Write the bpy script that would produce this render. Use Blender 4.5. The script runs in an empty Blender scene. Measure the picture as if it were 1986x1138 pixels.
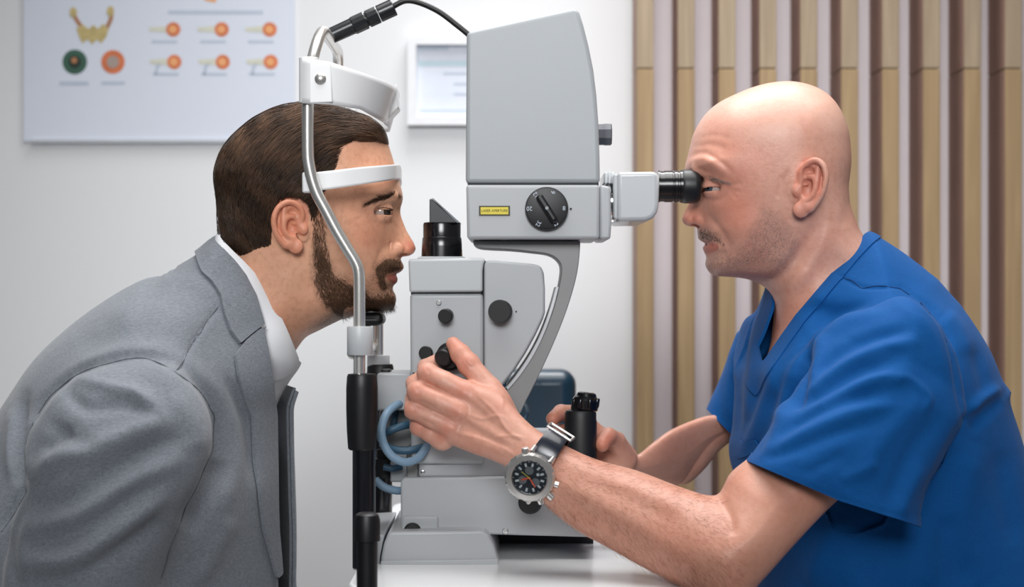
import bpy, bmesh, math, random
import numpy as np
from mathutils import Vector, Matrix

random.seed(7); rng = np.random.default_rng(11)
C = bpy.context.scene
COL = C.collection
D = 1900.0        # camera distance from the face plane, millimetres
S = 0.56          # millimetres per photo pixel on the face plane
CX, CY = 993.0, 569.0
ZC = 1050.0       # camera height, millimetres

# ---------------------------------------------------------------- camera, world, lights
cam = bpy.data.cameras.new('camera'); camo = bpy.data.objects.new('camera', cam); COL.objects.link(camo)
camo.location = (0, -D/1000, ZC/1000); camo.rotation_euler = (math.radians(90), 0, 0)
cam.sensor_width = 36; cam.lens = 36*D/(1986*S); cam.clip_start = 0.05; cam.clip_end = 50
cam.dof.use_dof = True; cam.dof.focus_distance = D/1000-0.085; cam.dof.aperture_fstop = 5.0
C.camera = camo
w = bpy.data.worlds.new('world'); C.world = w; w.use_nodes = True
w.node_tree.nodes['Background'].inputs[0].default_value = (0.93, 0.96, 1.0, 1)
w.node_tree.nodes['Background'].inputs[1].default_value = 0.10
def area(name, loc, rot, sx, sy, power, color=(1, 1, 1), spread=None):
    l = bpy.data.lights.new(name, 'AREA'); l.shape = 'RECTANGLE'; l.size = sx; l.size_y = sy; l.energy = power; l.color = color
    o = bpy.data.objects.new(name, l); COL.objects.link(o); o.location = loc
    o.rotation_euler = [math.radians(a) for a in rot]
    if spread: l.spread = math.radians(spread)
    return o
area('overhead_area_light', (0.15, -0.3, 2.64), (0, 0, 0), 1.8, 1.2, 15, (1, 0.985, 0.965), 120)
area('overhead_area_light', (0.2, 0.62, 2.64), (0, 0, 0), 0.9, 0.4, 9, (0.98, 0.985, 1), 110)  # added wall wash, no known fitting; brightens the back wall
area('added_vignette_light', (-0.1, -3.0, 2.25), (73.5, 0, -3), 1.7, 1.2, 4.6, (0.98, 0.99, 1), 36)  # added unseen front lamp; its narrow beam imitates a vignette on the wall
C.view_settings.view_transform = 'Standard'; C.view_settings.look = 'None'
C.view_settings.exposure = 0.27; C.view_settings.gamma = 1.0; C.view_settings.use_curve_mapping = False
C.cycles.use_denoising = True

# ---------------------------------------------------------------- coordinates
def K(Y): return (D+Y)/D
def P(px, py, Y=0.0):
    """millimetre point at depth Y that the photo shows at (px, py)"""
    return np.array([(px-CX)*S*K(Y), Y, ZC-(py-CY)*S*K(Y)])
def Pm(px, py, Y=0.0): return Vector(P(px, py, Y))/1000
def proj(v):
    """metres -> photo pixels"""
    k = D/(D+v[:, 1]*1000)
    return np.stack([CX+v[:, 0]*1000/S*k, CY-(v[:, 2]*1000-ZC)/S*k], 1)

# ---------------------------------------------------------------- object helpers
def lin(c):
    return tuple(((x/255)/12.92 if x/255 <= 0.04045 else (((x/255)+0.055)/1.055)**2.4) for x in c)+(1,)
def empty(name, loc, label=None, cat=None, group=None):
    o = bpy.data.objects.new(name, None); COL.objects.link(o); o.location = loc; o.empty_display_size = 0.05
    tag(o, label, cat, group); return o
def tag(o, label=None, cat=None, group=None, kind=None):
    if label: o['label'] = label
    if cat: o['category'] = cat
    if group: o['group'] = group
    if kind: o['kind'] = kind
    return o
def link(name, me, mat=None, parent=None, loc=None):
    o = bpy.data.objects.new(name, me); COL.objects.link(o)
    if mat is not None and len(me.materials) == 0: me.materials.append(mat)
    if loc is not None: o.location = loc
    if parent is not None:
        o.parent = parent
        off = Vector((0, 0, 0)); p = parent
        while p is not None:
            off += p.location; p = p.parent
        o.location = o.location-off if loc is not None else -off
    return o
def np_mesh(name, verts, faces, smooth=True):
    """faces: (n,3) or (n,4) int array; verts in metres"""
    me = bpy.data.meshes.new(name)
    n, k = faces.shape
    me.vertices.add(len(verts)); me.vertices.foreach_set('co', np.ascontiguousarray(verts, dtype=np.float32).ravel())
    me.loops.add(n*k); me.loops.foreach_set('vertex_index', faces.astype(np.int32).ravel())
    me.polygons.add(n)
    me.polygons.foreach_set('loop_start', np.arange(0, n*k, k, dtype=np.int32))
    me.update(calc_edges=True)
    if smooth: me.polygons.foreach_set('use_smooth', np.ones(n, dtype=bool))
    me.validate(); return me
def attr(me, name, vals):
    a = me.attributes.new(name, 'FLOAT', 'POINT'); a.data.foreach_set('value', np.asarray(vals, dtype=np.float32))
def bm_obj(name, bm, mat, parent=None, smooth=True, bevel=0, seg=3, angle=35):
    me = bpy.data.meshes.new(name); bmesh.ops.recalc_face_normals(bm, faces=bm.faces); bm.to_mesh(me); bm.free()
    if smooth:
        for p in me.polygons: p.use_smooth = True
    o = link(name, me, mat, parent)
    if bevel:
        m = o.modifiers.new('bevel', 'BEVEL'); m.width = bevel; m.segments = seg; m.limit_method = 'ANGLE'; m.angle_limit = math.radians(angle); m.harden_normals = False
    if smooth:
        try: me.set_sharp_from_angle(angle=math.radians(angle))
        except Exception: pass
    return o
def prism(bm, pts, y0, y1, Y=None):
    """photo outline (px) as seen on plane y0 (mm), extruded to y1; Y overrides the plane the px are read on"""
    Yr = y0 if Y is None else Y
    a = [P(p[0], p[1], Yr) for p in pts]
    v0 = [bm.verts.new((q[0]/1000, y0/1000, q[2]/1000)) for q in a]
    v1 = [bm.verts.new((q[0]/1000, y1/1000, q[2]/1000)) for q in a]
    n = len(a)
    bm.faces.new(v0); bm.faces.new(v1[::-1])
    for i in range(n): bm.faces.new((v0[i], v0[(i+1) % n], v1[(i+1) % n], v1[i]))
def box(bm, c, s, rot=None):
    m = Matrix.Translation(Vector(c)) @ (rot.to_4x4() if rot is not None else Matrix()) @ Matrix.Diagonal((s[0], s[1], s[2], 1))
    bmesh.ops.create_cube(bm, size=1, matrix=m)
def frame_z(axis):
    z = Vector(axis).normalized(); return z.to_track_quat('Z', 'Y').to_matrix()
def lathe(bm, base, axis, prof, n=48, rot0=0):
    """prof: list of (r, h) metres along axis from base"""
    R = frame_z(axis); base = Vector(base); rings = []
    for r, h in prof:
        if r <= 1e-7: rings.append([bm.verts.new(base+R@Vector((0, 0, h)))])
        else: rings.append([bm.verts.new(base+R@Vector((r*math.cos(rot0+2*math.pi*i/n), r*math.sin(rot0+2*math.pi*i/n), h))) for i in range(n)])
    for a, b in zip(rings[:-1], rings[1:]):
        for i in range(n):
            j = (i+1) % n
            if len(a) == 1 and len(b) == 1: continue
            if len(a) == 1: bm.faces.new((a[0], b[i], b[j]))
            elif len(b) == 1: bm.faces.new((a[i], a[j], b[0]))
            else: bm.faces.new((a[i], a[j], b[j], b[i]))
    if len(rings[0]) > 1: bm.faces.new(rings[0][::-1])
    if len(rings[-1]) > 1: bm.faces.new(rings[-1])
def catmull(pts, n=6, closed=False):
    pts = [np.array(p, float) for p in pts]; N = len(pts); out = []
    rngk = range(N) if closed else range(N-1)
    for i in rngk:
        if closed: p0, p1, p2, p3 = pts[(i-1) % N], pts[i], pts[(i+1) % N], pts[(i+2) % N]
        else: p0, p1, p2, p3 = pts[max(i-1, 0)], pts[i], pts[i+1], pts[min(i+2, N-1)]
        for k in range(n):
            t = k/n
            out.append(0.5*((2*p1)+(-p0+p2)*t+(2*p0-5*p1+4*p2-p3)*t*t+(-p0+3*p1-3*p2+p3)*t**3))
    if not closed: out.append(pts[-1])
    return np.array(out)
def tube(bm, pts, rad, n=12, cap=True):
    """pts in metres; rad scalar or list"""
    pts = [Vector(p) for p in pts]; N = len(pts); rings = []
    t = (pts[1]-pts[0]).normalized(); u = t.orthogonal().normalized()
    for i in range(N):
        t = ((pts[min(i+1, N-1)]-pts[max(i-1, 0)])).normalized()
        u = (u-t*u.dot(t)).normalized(); v = t.cross(u)
        r = rad[i] if hasattr(rad, '__len__') else rad
        rings.append([bm.verts.new(pts[i]+(u*math.cos(2*math.pi*k/n)+v*math.sin(2*math.pi*k/n))*r) for k in range(n)])
    for a, b in zip(rings[:-1], rings[1:]):
        for i in range(n): bm.faces.new((a[i], a[(i+1) % n], b[(i+1) % n], b[i]))
    if cap: bm.faces.new(rings[0][::-1]); bm.faces.new(rings[-1])

# ---------------------------------------------------------------- materials
def newmat(name):
    m = bpy.data.materials.new(name); m.use_nodes = True
    return m, m.node_tree, m.node_tree.nodes['Principled BSDF']
def N(nt, typ, **kw):
    n = nt.nodes.new(typ)
    for k, v in kw.items(): setattr(n, k, v)
    return n
def mat(name, col, rough=0.5, metal=0.0, var=0.05, vscale=40, bump=0.0, bscale=300, coat=0.0, spec=0.5, sheen=0.0, emit=None, trans=0.0):
    m, nt, b = newmat(name)
    tc = N(nt, 'ShaderNodeTexCoord')
    nz = N(nt, 'ShaderNodeTexNoise'); nz.inputs['Scale'].default_value = vscale; nz.inputs['Detail'].default_value = 4
    nt.links.new(tc.outputs['Object'], nz.inputs['Vector'])
    mx = N(nt, 'ShaderNodeMix', data_type='RGBA')
    c = lin(col); lo = tuple(x*(1-var*1.4) for x in c[:3])+(1,); hi = tuple(min(1, x*(1+var)) for x in c[:3])+(1,)
    mx.inputs[6].default_value = lo; mx.inputs[7].default_value = hi
    nt.links.new(nz.outputs['Fac'], mx.inputs[0]); nt.links.new(mx.outputs[2], b.inputs['Base Color'])
    b.inputs['Roughness'].default_value = rough; b.inputs['Metallic'].default_value = metal
    b.inputs['Coat Weight'].default_value = coat; b.inputs['Specular IOR Level'].default_value = spec
    b.inputs['Sheen Weight'].default_value = sheen; b.inputs['Transmission Weight'].default_value = trans
    if bump:
        n2 = N(nt, 'ShaderNodeTexNoise'); n2.inputs['Scale'].default_value = bscale; n2.inputs['Detail'].default_value = 3
        nt.links.new(tc.outputs['Object'], n2.inputs['Vector'])
        bp = N(nt, 'ShaderNodeBump'); bp.inputs['Strength'].default_value = bump; bp.inputs['Distance'].default_value = 0.001
        nt.links.new(n2.outputs['Fac'], bp.inputs['Height']); nt.links.new(bp.outputs[0], b.inputs['Normal'])
    if emit: b.inputs['Emission Color'].default_value = lin(emit[0]); b.inputs['Emission Strength'].default_value = emit[1]
    return m

# ---------------------------------------------------------------- sculpting in a voxel field (inside positive, millimetres)
class Field:
    def __init__(s, lo, hi, h):
        s.h = h; s.lo = np.array(lo, float)
        s.n = np.ceil((np.array(hi)-s.lo)/h).astype(int)+1
        s.f = np.full(s.n, -25.0, np.float32)
        s.ax = [(s.lo[i]+h*np.arange(s.n[i])).astype(np.float32) for i in range(3)]
    def sub(s, lo, hi):
        a = np.clip(np.floor((np.array(lo)-s.lo)/s.h).astype(int), 0, s.n); b = np.clip(np.ceil((np.array(hi)-s.lo)/s.h).astype(int)+1, 0, s.n)
        sl = tuple(slice(a[i], b[i]) for i in range(3))
        return sl, s.ax[0][sl[0]][:, None, None], s.ax[1][sl[1]][None, :, None], s.ax[2][sl[2]][None, None, :]
    def add(s, sl, g, k):
        a = s.f[sl]
        if a.size == 0: return
        if k <= 0: s.f[sl] = np.maximum(a, g); return
        h = np.clip(0.5+0.5*(a-g)/k, 0, 1); s.f[sl] = g*(1-h)+a*h+k*h*(1-h)
    def cut(s, sl, g, k):
        a = s.f[sl]
        if a.size == 0: return
        g = -g
        if k <= 0: s.f[sl] = np.minimum(a, g); return
        h = np.clip(0.5+0.5*(g-a)/k, 0, 1); s.f[sl] = g*(1-h)+a*h-k*h*(1-h)
    def capsule(s, a, b, ra, rb, k=3, cut=False, sq=None):
        a = np.array(a, float); b = np.array(b, float); R = max(ra, rb)+k+2*s.h+1
        sl, X, Y, Z = s.sub(np.minimum(a, b)-R, np.maximum(a, b)+R)
        d = b-a; L = max(float(d@d), 1e-9)
        t = np.clip(((X-a[0])*d[0]+(Y-a[1])*d[1]+(Z-a[2])*d[2])/L, 0, 1)
        dist = np.sqrt((X-a[0]-t*d[0])**2+(Y-a[1]-t*d[1])**2+(Z-a[2]-t*d[2])**2)
        (s.cut if cut else s.add)(sl, (ra+(rb-ra)*t)-dist, k)
    def chain(s, pts, rad, k=3, cut=False):
        for i in range(len(pts)-1): s.capsule(pts[i], pts[i+1], rad[i], rad[i+1], k, cut)
    def ellip(s, c, r, k=3, rot=None, cut=False):
        c = np.array(c, float); r = np.array(r, float); R = r.max()+k+2*s.h+1
        sl, X, Y, Z = s.sub(c-R, c+R); X = X-c[0]; Y = Y-c[1]; Z = Z-c[2]
        if rot is not None:
            M = np.array(rot).T
            X, Y, Z = (M[0, 0]*X+M[0, 1]*Y+M[0, 2]*Z, M[1, 0]*X+M[1, 1]*Y+M[1, 2]*Z, M[2, 0]*X+M[2, 1]*Y+M[2, 2]*Z)
        k0 = np.sqrt((X/r[0])**2+(Y/r[1])**2+(Z/r[2])**2); k1 = np.sqrt((X/r[0]**2)**2+(Y/r[1]**2)**2+(Z/r[2]**2)**2)+1e-6
        (s.cut if cut else s.add)(sl, -(k0*(k0-1)/k1), k)
    def relief(s, outline, ctrl, k=0, Yo=0.0, smooth=5, cut=False):
        """a body whose side outline is `outline` [(px,py[,Y])], half width / edge radius / mid depth from ctrl [(px,py,w,R,m)]"""
        o = np.array([P(p[0], p[1], p[2] if len(p) > 2 else Yo)[[0, 2]] for p in outline])
        if smooth: o = catmull(o, smooth, True)
        lo = o.min(0)-8-k; hi = o.max(0)+8+k
        c = np.array([list(p)+[Yo]*(5-len(p)) for p in ctrl], float)
        q = np.array([P(p[0], p[1], p[4]-p[2]*0.9)[[0, 2]] for p in c])
        ymin = (c[:, 4]-c[:, 2]).min()-20; ymax = (c[:, 4]+c[:, 2]).max()+20
        sl, X, Y, Z = s.sub((lo[0], ymin, lo[1]), (hi[0], ymax, hi[1]))
        x = X[:, 0, 0]; z = Z[0, 0, :]; gx, gz = np.meshgrid(x, z, indexing='ij')
        d = polydist(gx, gz, o)
        w_, R_, m_ = (tps(q, c[:, i], gx, gz) for i in (2, 3, 4))
        w_ = np.clip(w_, c[:, 2].min()*0.9, c[:, 2].max()*1.05); R_ = np.clip(R_, c[:, 3].min(), c[:, 3].max()); m_ = np.clip(m_, c[:, 4].min(), c[:, 4].max())
        x_ = np.clip(d/R_, -6, 1); G = w_**2*(2*x_-x_**2)
        ga, gb = np.gradient(G, s.h)
        F = (G[:, None, :]-(Y-m_[:, None, :])**2)
        g = F/np.sqrt((ga**2+gb**2)[:, None, :]+4*(Y-m_[:, None, :])**2+4.0)
        g = np.clip(g, -25, 60).astype(np.float32)
        s.last = dict(x=x, z=z, G=G, m=m_, d=d)
        (s.cut if cut else s.add)(sl, g, k)
    def mesh(s, smooth=1):
        v, q = nets(s.f, s.lo, s.h)
        for _ in range(smooth): v = relax(v, q, 0.5)
        return v/1000, q
def polydist(gx, gz, o):
    """signed distance, inside positive"""
    sh = gx.shape; x = gx.ravel(); z = gz.ravel(); best = np.full(x.shape, 1e18); ins = np.zeros(x.shape, bool)
    n = len(o)
    for i in range(n):
        a = o[i]; b = o[(i+1) % n]; dx, dz = b-a; L = dx*dx+dz*dz+1e-12
        t = np.clip(((x-a[0])*dx+(z-a[1])*dz)/L, 0, 1)
        best = np.minimum(best, (x-a[0]-t*dx)**2+(z-a[1]-t*dz)**2)
        c = (a[1] > z) != (b[1] > z)
        if c.any():
            xi = a[0]+(z-a[1])/(dz if abs(dz) > 1e-12 else 1e-12)*dx
            ins ^= c & (x < xi)
    return (np.where(ins, 1, -1)*np.sqrt(best)).reshape(sh)
def tps(q, val, gx, gz, reg=0.02):
    if np.ptp(val) < 1e-9: return np.full(gx.shape, val[0])
    sc = 100.0; q = q/sc; n = len(q)
    def ph(r2): return 0.5*r2*np.log(r2+1e-9)
    A = np.zeros((n+3, n+3)); A[:n, :n] = ph(((q[:, None]-q[None])**2).sum(-1))+reg*np.eye(n)*0.1
    A[:n, n] = 1; A[:n, n+1:] = q; A[n, :n] = 1; A[n+1:, :n] = q.T
    sol = np.linalg.solve(A, np.concatenate([val, [0, 0, 0]]))
    out = np.full(gx.shape, sol[n])+sol[n+1]*gx/sc+sol[n+2]*gz/sc
    for i in range(n): out += sol[i]*ph((gx/sc-q[i, 0])**2+(gz/sc-q[i, 1])**2)
    return out
def nets(f, lo, h):
    f = f.copy(); f[0] = f[-1] = -1; f[:, 0] = f[:, -1] = -1; f[:, :, 0] = f[:, :, -1] = -1
    ins = f > 0; nx, ny, nz = f.shape
    cnt = np.zeros((nx-1, ny-1, nz-1), np.uint8)
    for i in (0, 1):
        for j in (0, 1):
            for k in (0, 1): cnt += ins[i:nx-1+i, j:ny-1+j, k:nz-1+k]
    act = np.argwhere((cnt > 0) & (cnt < 8)); A = len(act)
    idx = np.full(cnt.shape, -1, np.int32); idx[act[:, 0], act[:, 1], act[:, 2]] = np.arange(A)
    del cnt
    acc = np.zeros((A, 3)); num = np.zeros(A)
    cor = [(i, j, k) for i in (0, 1) for j in (0, 1) for k in (0, 1)]
    val = {c: f[act[:, 0]+c[0], act[:, 1]+c[1], act[:, 2]+c[2]].astype(float) for c in cor}
    for c in cor:
        for ax in range(3):
            if c[ax] == 0:
                e = list(c); e[ax] = 1; a = val[c]; b = val[tuple(e)]
                m = (a > 0) != (b > 0); t = np.where(m, a/np.where(m, a-b, 1), 0)
                p = np.tile(np.array(c, float), (A, 1)); p[:, ax] = t
                acc += p*m[:, None]; num += m
    v = (act+acc/np.maximum(num, 1)[:, None])*h+lo
    quads = []
    for ax in range(3):
        o1, o2 = [(1, 2), (2, 0), (0, 1)][ax]
        sa = [slice(None)]*3; sb = [slice(None)]*3; sa[ax] = slice(0, -1); sb[ax] = slice(1, None)
        a = ins[tuple(sa)]; b = ins[tuple(sb)]
        e = np.argwhere(a != b); 
        ok = (e[:, o1] > 0) & (e[:, o2] > 0) & (e[:, o1] < f.shape[o1]-1) & (e[:, o2] < f.shape[o2]-1); e = e[ok]
        fl = a[e[:, 0], e[:, 1], e[:, 2]]
        def cell(d1, d2):
            c = e.copy(); c[:, o1] += d1; c[:, o2] += d2; return idx[c[:, 0], c[:, 1], c[:, 2]]
        q = np.stack([cell(-1, -1), cell(0, -1), cell(0, 0), cell(-1, 0)], 1)
        q[~fl] = q[~fl][:, ::-1]; quads.append(q)
    return v, np.concatenate(quads)
def relax(v, q, lam):
    n = len(v); e = np.concatenate([q[:, [i, (i+1) % q.shape[1]]] for i in range(q.shape[1])]); s = np.zeros((n, 3)); c = np.bincount(e.ravel(), minlength=n)
    for i in range(3): s[:, i] = np.bincount(e[:, 0], v[e[:, 1], i], n)+np.bincount(e[:, 1], v[e[:, 0], i], n)
    return v+lam*(s/np.maximum(c, 1)[:, None]-v)
def normals(v, q):
    nrm = np.cross(v[q[:, 2]]-v[q[:, 0]], v[q[:, 3 if q.shape[1] == 4 else 1]]-v[q[:, 1 if q.shape[1] == 4 else 0]])
    if q.shape[1] == 3: nrm = np.cross(v[q[:, 1]]-v[q[:, 0]], v[q[:, 2]]-v[q[:, 0]])
    out = np.zeros_like(v)
    for j in range(q.shape[1]):
        for i in range(3): out[:, i] += np.bincount(q[:, j], nrm[:, i], len(v))
    return out/(np.linalg.norm(out, axis=1, keepdims=True)+1e-12)
def tri(q): return q if q.shape[1] == 3 else np.concatenate([q[:, [0, 1, 2]], q[:, [0, 2, 3]]])
def clip(v, t, s, extra=None):
    """keep the part of a triangle mesh where s > 0, cut exactly along s = 0"""
    t = tri(t); extra = extra or {}
    s = np.where(np.abs(s) < 1e-9, 1e-9, s); ins = s > 0; c = ins[t].sum(1)
    keep = t[c == 3]; out = [keep]; ev = []; 
    one = t[c == 1]; two = t[c == 2]
    def rot(T, want):
        r = T.copy(); 
        for k in range(3):
            m = ins[T[:, k]] == want
            others = (ins[T[:, (k+1) % 3]] != want) & (ins[T[:, (k+2) % 3]] != want)
            mm = m & others; r[mm] = np.stack([T[mm, k], T[mm, (k+1) % 3], T[mm, (k+2) % 3]], 1)
        return r
    one = rot(one, True); two = rot(two, False)
    E = np.concatenate([one[:, [0, 1]], one[:, [0, 2]], two[:, [0, 1]], two[:, [0, 2]]])
    if len(E):
        Es = np.sort(E, 1); u, inv = np.unique(Es, axis=0, return_inverse=True); inv = inv.ravel()
        a, b = u[:, 0], u[:, 1]; w_ = (s[a]/(s[a]-s[b]))[:, None]
        nv = v[a]+(v[b]-v[a])*w_; base = len(v); v = np.concatenate([v, nv])
        extra = {k: np.concatenate([x, x[a]+(x[b]-x[a])*w_[:, 0]]) for k, x in extra.items()}
        n1 = len(one); n2 = len(two); i1 = base+inv[:n1]; i2 = base+inv[n1:2*n1]; j1 = base+inv[2*n1:2*n1+n2]; j2 = base+inv[2*n1+n2:]
        out.append(np.stack([one[:, 0], i1, i2], 1))
        out.append(np.stack([two[:, 1], two[:, 2], j2], 1)); out.append(np.stack([two[:, 1], j2, j1], 1))
    t = np.concatenate(out); used = np.unique(t); mp = np.full(len(v), -1); mp[used] = np.arange(len(used))
    return v[used], mp[t], {k: x[used] for k, x in extra.items()}
def pdist(p, pts, closed=False):
    """distance from (n,2) points to a polyline"""
    best = np.full(len(p), 1e18); pts = np.array(pts, float); n = len(pts)
    for i in range(n if closed else n-1):
        a = pts[i]; b = pts[(i+1) % n]; d = b-a; L = d@d+1e-12
        t = np.clip(((p-a)@d)/L, 0, 1); best = np.minimum(best, ((p-a-t[:, None]*d)**2).sum(1))
    return np.sqrt(best)
def inpoly(p, pts): return polydist(p[:, 0], p[:, 1], np.array(pts, float))
def strokes(p, items):
    """sum of soft ridges (+) and creases (-), mm; item = (points, amp, sigma_px[, sigma_far_end])"""
    out = np.zeros(len(p))
    for it in items:
        pts, amp, sg = it[0], it[1], it[2]
        pts = catmull(pts, 4) if len(pts) > 2 else np.array(pts, float)
        best = np.full(len(p), 1e18); tt = np.zeros(len(p)); n = len(pts)-1
        for i in range(max(n, 1)):
            a = pts[i]; b = pts[min(i+1, n)]; d = b-a; L = d@d+1e-12
            t = np.clip(((p-a)@d)/L, 0, 1); dd = ((p-a-t[:, None]*d)**2).sum(1)
            m = dd < best; best[m] = dd[m]; tt[m] = ((i+t)/max(n, 1))[m]
        fade = np.clip(np.minimum(tt, 1-tt)/0.22, 0, 1) if n > 1 else 1.0
        fade = 0.25+0.75*fade if n > 1 else 1.0
        s2 = sg if len(it) < 4 else sg+(it[3]-sg)*tt
        out += amp*fade*np.exp(-best/(2*s2**2))
    return out
def vnoise(p, sc, seed=0):
    """cheap smooth noise, p (n,3)"""
    r = np.random.default_rng(seed); out = np.zeros(len(p))
    for _ in range(7):
        k = r.normal(size=3); k /= np.linalg.norm(k); out += np.sin((p@k)/sc*(0.7+0.9*r.random())+r.random()*6.28)
    return out/7
# ================================================================ shared body helpers
def skin_mat(name, base, red, dark, beardc, bstr, hairdark=0.0):
    m, nt, b = newmat(name); L = nt.links.new
    tc = N(nt, 'ShaderNodeTexCoord')
    def noise(sc, det=4):
        n = N(nt, 'ShaderNodeTexNoise'); n.inputs['Scale'].default_value = sc; n.inputs['Detail'].default_value = det; L(tc.outputs['Object'], n.inputs['Vector']); return n.outputs['Fac']
    def ramp(x, a, b_):
        n = N(nt, 'ShaderNodeMapRange'); n.inputs[1].default_value = a; n.inputs[2].default_value = b_; L(x, n.inputs[0]); return n.outputs[0]
    def mul(x, y):
        n = N(nt, 'ShaderNodeMath', operation='MULTIPLY'); L(x, n.inputs[0])
        if isinstance(y, float): n.inputs[1].default_value = y
        else: L(y, n.inputs[1])
        return n.outputs[0]
    def at(nm): n = N(nt, 'ShaderNodeAttribute'); n.attribute_name = nm; return n.outputs['Fac']
    def mix(f, a, c):
        n = N(nt, 'ShaderNodeMix', data_type='RGBA'); L(f, n.inputs[0]) if not isinstance(f, float) else None
        if isinstance(a, tuple): n.inputs[6].default_value = a
        else: L(a, n.inputs[6])
        n.inputs[7].default_value = c; return n.outputs[2]
    c = mix(mul(ramp(noise(25), 0.35, 0.75), 0.32), lin(base), lin(red))
    c = mix(mul(ramp(noise(160, 5), 0.45, 0.8), 0.35), c, lin(dark))
    c = mix(at('red'), c, lin(red))
    c = mix(at('pale'), c, lin((236, 205, 190)))
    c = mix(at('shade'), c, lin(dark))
    c = mix(at('lip'), c, lin((192, 112, 98)))
    vor = N(nt, 'ShaderNodeTexNoise'); vor.inputs['Scale'].default_value = 620; vor.inputs['Detail'].default_value = 2; L(tc.outputs['Object'], vor.inputs['Vector'])
    sp = ramp(vor.outputs['Fac'], 0.30, 0.62)
    ad = N(nt, 'ShaderNodeMath', operation='ADD'); L(mul(sp, 0.75), ad.inputs[0]); ad.inputs[1].default_value = 0.25
    c = mix(mul(mul(at('beard'), ad.outputs[0]), bstr), c, lin(beardc))
    L(c, b.inputs['Base Color'])
    b.inputs['Roughness'].default_value = 0.42; b.inputs['Subsurface Weight'].default_value = 0.12
    b.inputs['Subsurface Radius'].default_value = (1.0, 0.35, 0.2); b.inputs['Subsurface Scale'].default_value = 0.004
    b.inputs['Specular IOR Level'].default_value = 0.42
    bp = N(nt, 'ShaderNodeBump'); bp.inputs['Strength'].default_value = 0.35; bp.inputs['Distance'].default_value = 0.0006
    L(noise(420, 4), bp.inputs['Height'])
    b2 = N(nt, 'ShaderNodeBump'); b2.inputs['Strength'].default_value = 0.22; b2.inputs['Distance'].default_value = 0.0012
    L(noise(110, 3), b2.inputs['Height']); L(bp.outputs[0], b2.inputs['Normal']); L(b2.outputs[0], b.inputs['Normal'])
    return m
def cloth_mat(name, col, dark, weave=2600, rough=0.85, sheen=0.15, var=0.5, fine=0.25):
    m, nt, b = newmat(name); L = nt.links.new
    tc = N(nt, 'ShaderNodeTexCoord')
    def noise(sc, det=3, vec=None):
        n = N(nt, 'ShaderNodeTexNoise'); n.inputs['Scale'].default_value = sc; n.inputs['Detail'].default_value = det; L(vec or tc.outputs['Object'], n.inputs['Vector']); return n.outputs['Fac']
    mp = N(nt, 'ShaderNodeMapping'); mp.inputs['Scale'].default_value = (1, 1, 0.15); L(tc.outputs['Object'], mp.inputs[0])
    mq = N(nt, 'ShaderNodeMapping'); mq.inputs['Scale'].default_value = (0.15, 0.15, 1); L(tc.outputs['Object'], mq.inputs[0])
    a = noise(weave, 2, mp.outputs[0]); c_ = noise(weave, 2, mq.outputs[0])
    ad = N(nt, 'ShaderNodeMath', operation='ADD'); L(a, ad.inputs[0]); L(c_, ad.inputs[1])
    mr = N(nt, 'ShaderNodeMapRange'); mr.inputs[1].default_value = 0.7; mr.inputs[2].default_value = 1.3; mr.inputs[3].default_value = 0; mr.inputs[4].default_value = var; L(ad.outputs[0], mr.inputs[0])
    mx = N(nt, 'ShaderNodeMix', data_type='RGBA'); mx.inputs[6].default_value = lin(col); mx.inputs[7].default_value = lin(dark); L(mr.outputs[0], mx.inputs[0])
    L(mx.outputs[2], b.inputs['Base Color']); b.inputs['Roughness'].default_value = rough; b.inputs['Sheen Weight'].default_value = sheen
    b.inputs['Specular IOR Level'].default_value = 0.2
    bp = N(nt, 'ShaderNodeBump'); bp.inputs['Strength'].default_value = fine; bp.inputs['Distance'].default_value = 0.0005; L(ad.outputs[0], bp.inputs['Height'])
    b2 = N(nt, 'ShaderNodeBump'); b2.inputs['Strength'].default_value = 0.35; b2.inputs['Distance'].default_value = 0.004; L(noise(28, 3), b2.inputs['Height']); L(bp.outputs[0], b2.inputs['Normal']); L(b2.outputs[0], b.inputs['Normal'])
    return m
def hair_mat(name, a_, b_):
    m, nt, b = newmat(name); L = nt.links.new
    at = N(nt, 'ShaderNodeAttribute'); at.attribute_name = 'tone'
    mx = N(nt, 'ShaderNodeMix', data_type='RGBA'); mx.inputs[6].default_value = lin(a_); mx.inputs[7].default_value = lin(b_); L(at.outputs['Fac'], mx.inputs[0])
    L(mx.outputs[2], b.inputs['Base Color']); b.inputs['Roughness'].default_value = 0.48; b.inputs['Specular IOR Level'].default_value = 0.35
    return m
def strand_mesh(name, lines, rads, tones, sides=4):
    """lines: (n, k, 3) metres, rads: (n,k) metres -> one mesh of thin tapered tubes"""
    n, k, _ = lines.shape
    t = np.gradient(lines, axis=1); t /= np.linalg.norm(t, axis=2, keepdims=True)+1e-12
    ref = np.array([0.3, -0.9, 0.2]); u = np.cross(t, ref); u /= np.linalg.norm(u, axis=2, keepdims=True)+1e-9; v = np.cross(t, u)
    ang = np.arange(sides)*2*np.pi/sides
    V = lines[:, :, None]+(u[:, :, None]*np.cos(ang)[None, None, :, None]+v[:, :, None]*np.sin(ang)[None, None, :, None])*rads[:, :, None, None]
    base = (np.arange(n)*k*sides)[:, None, None]+(np.arange(k-1)*sides)[None, :, None]
    j = np.arange(sides)[None, None]; jn = (j+1) % sides
    F = np.stack([base+j, base+jn, base+sides+jn, base+sides+j], -1).reshape(-1, 4)
    me = np_mesh(name, V.reshape(-1, 3), F)
    attr(me, 'tone', np.repeat(tones, k*sides)); return me
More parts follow.
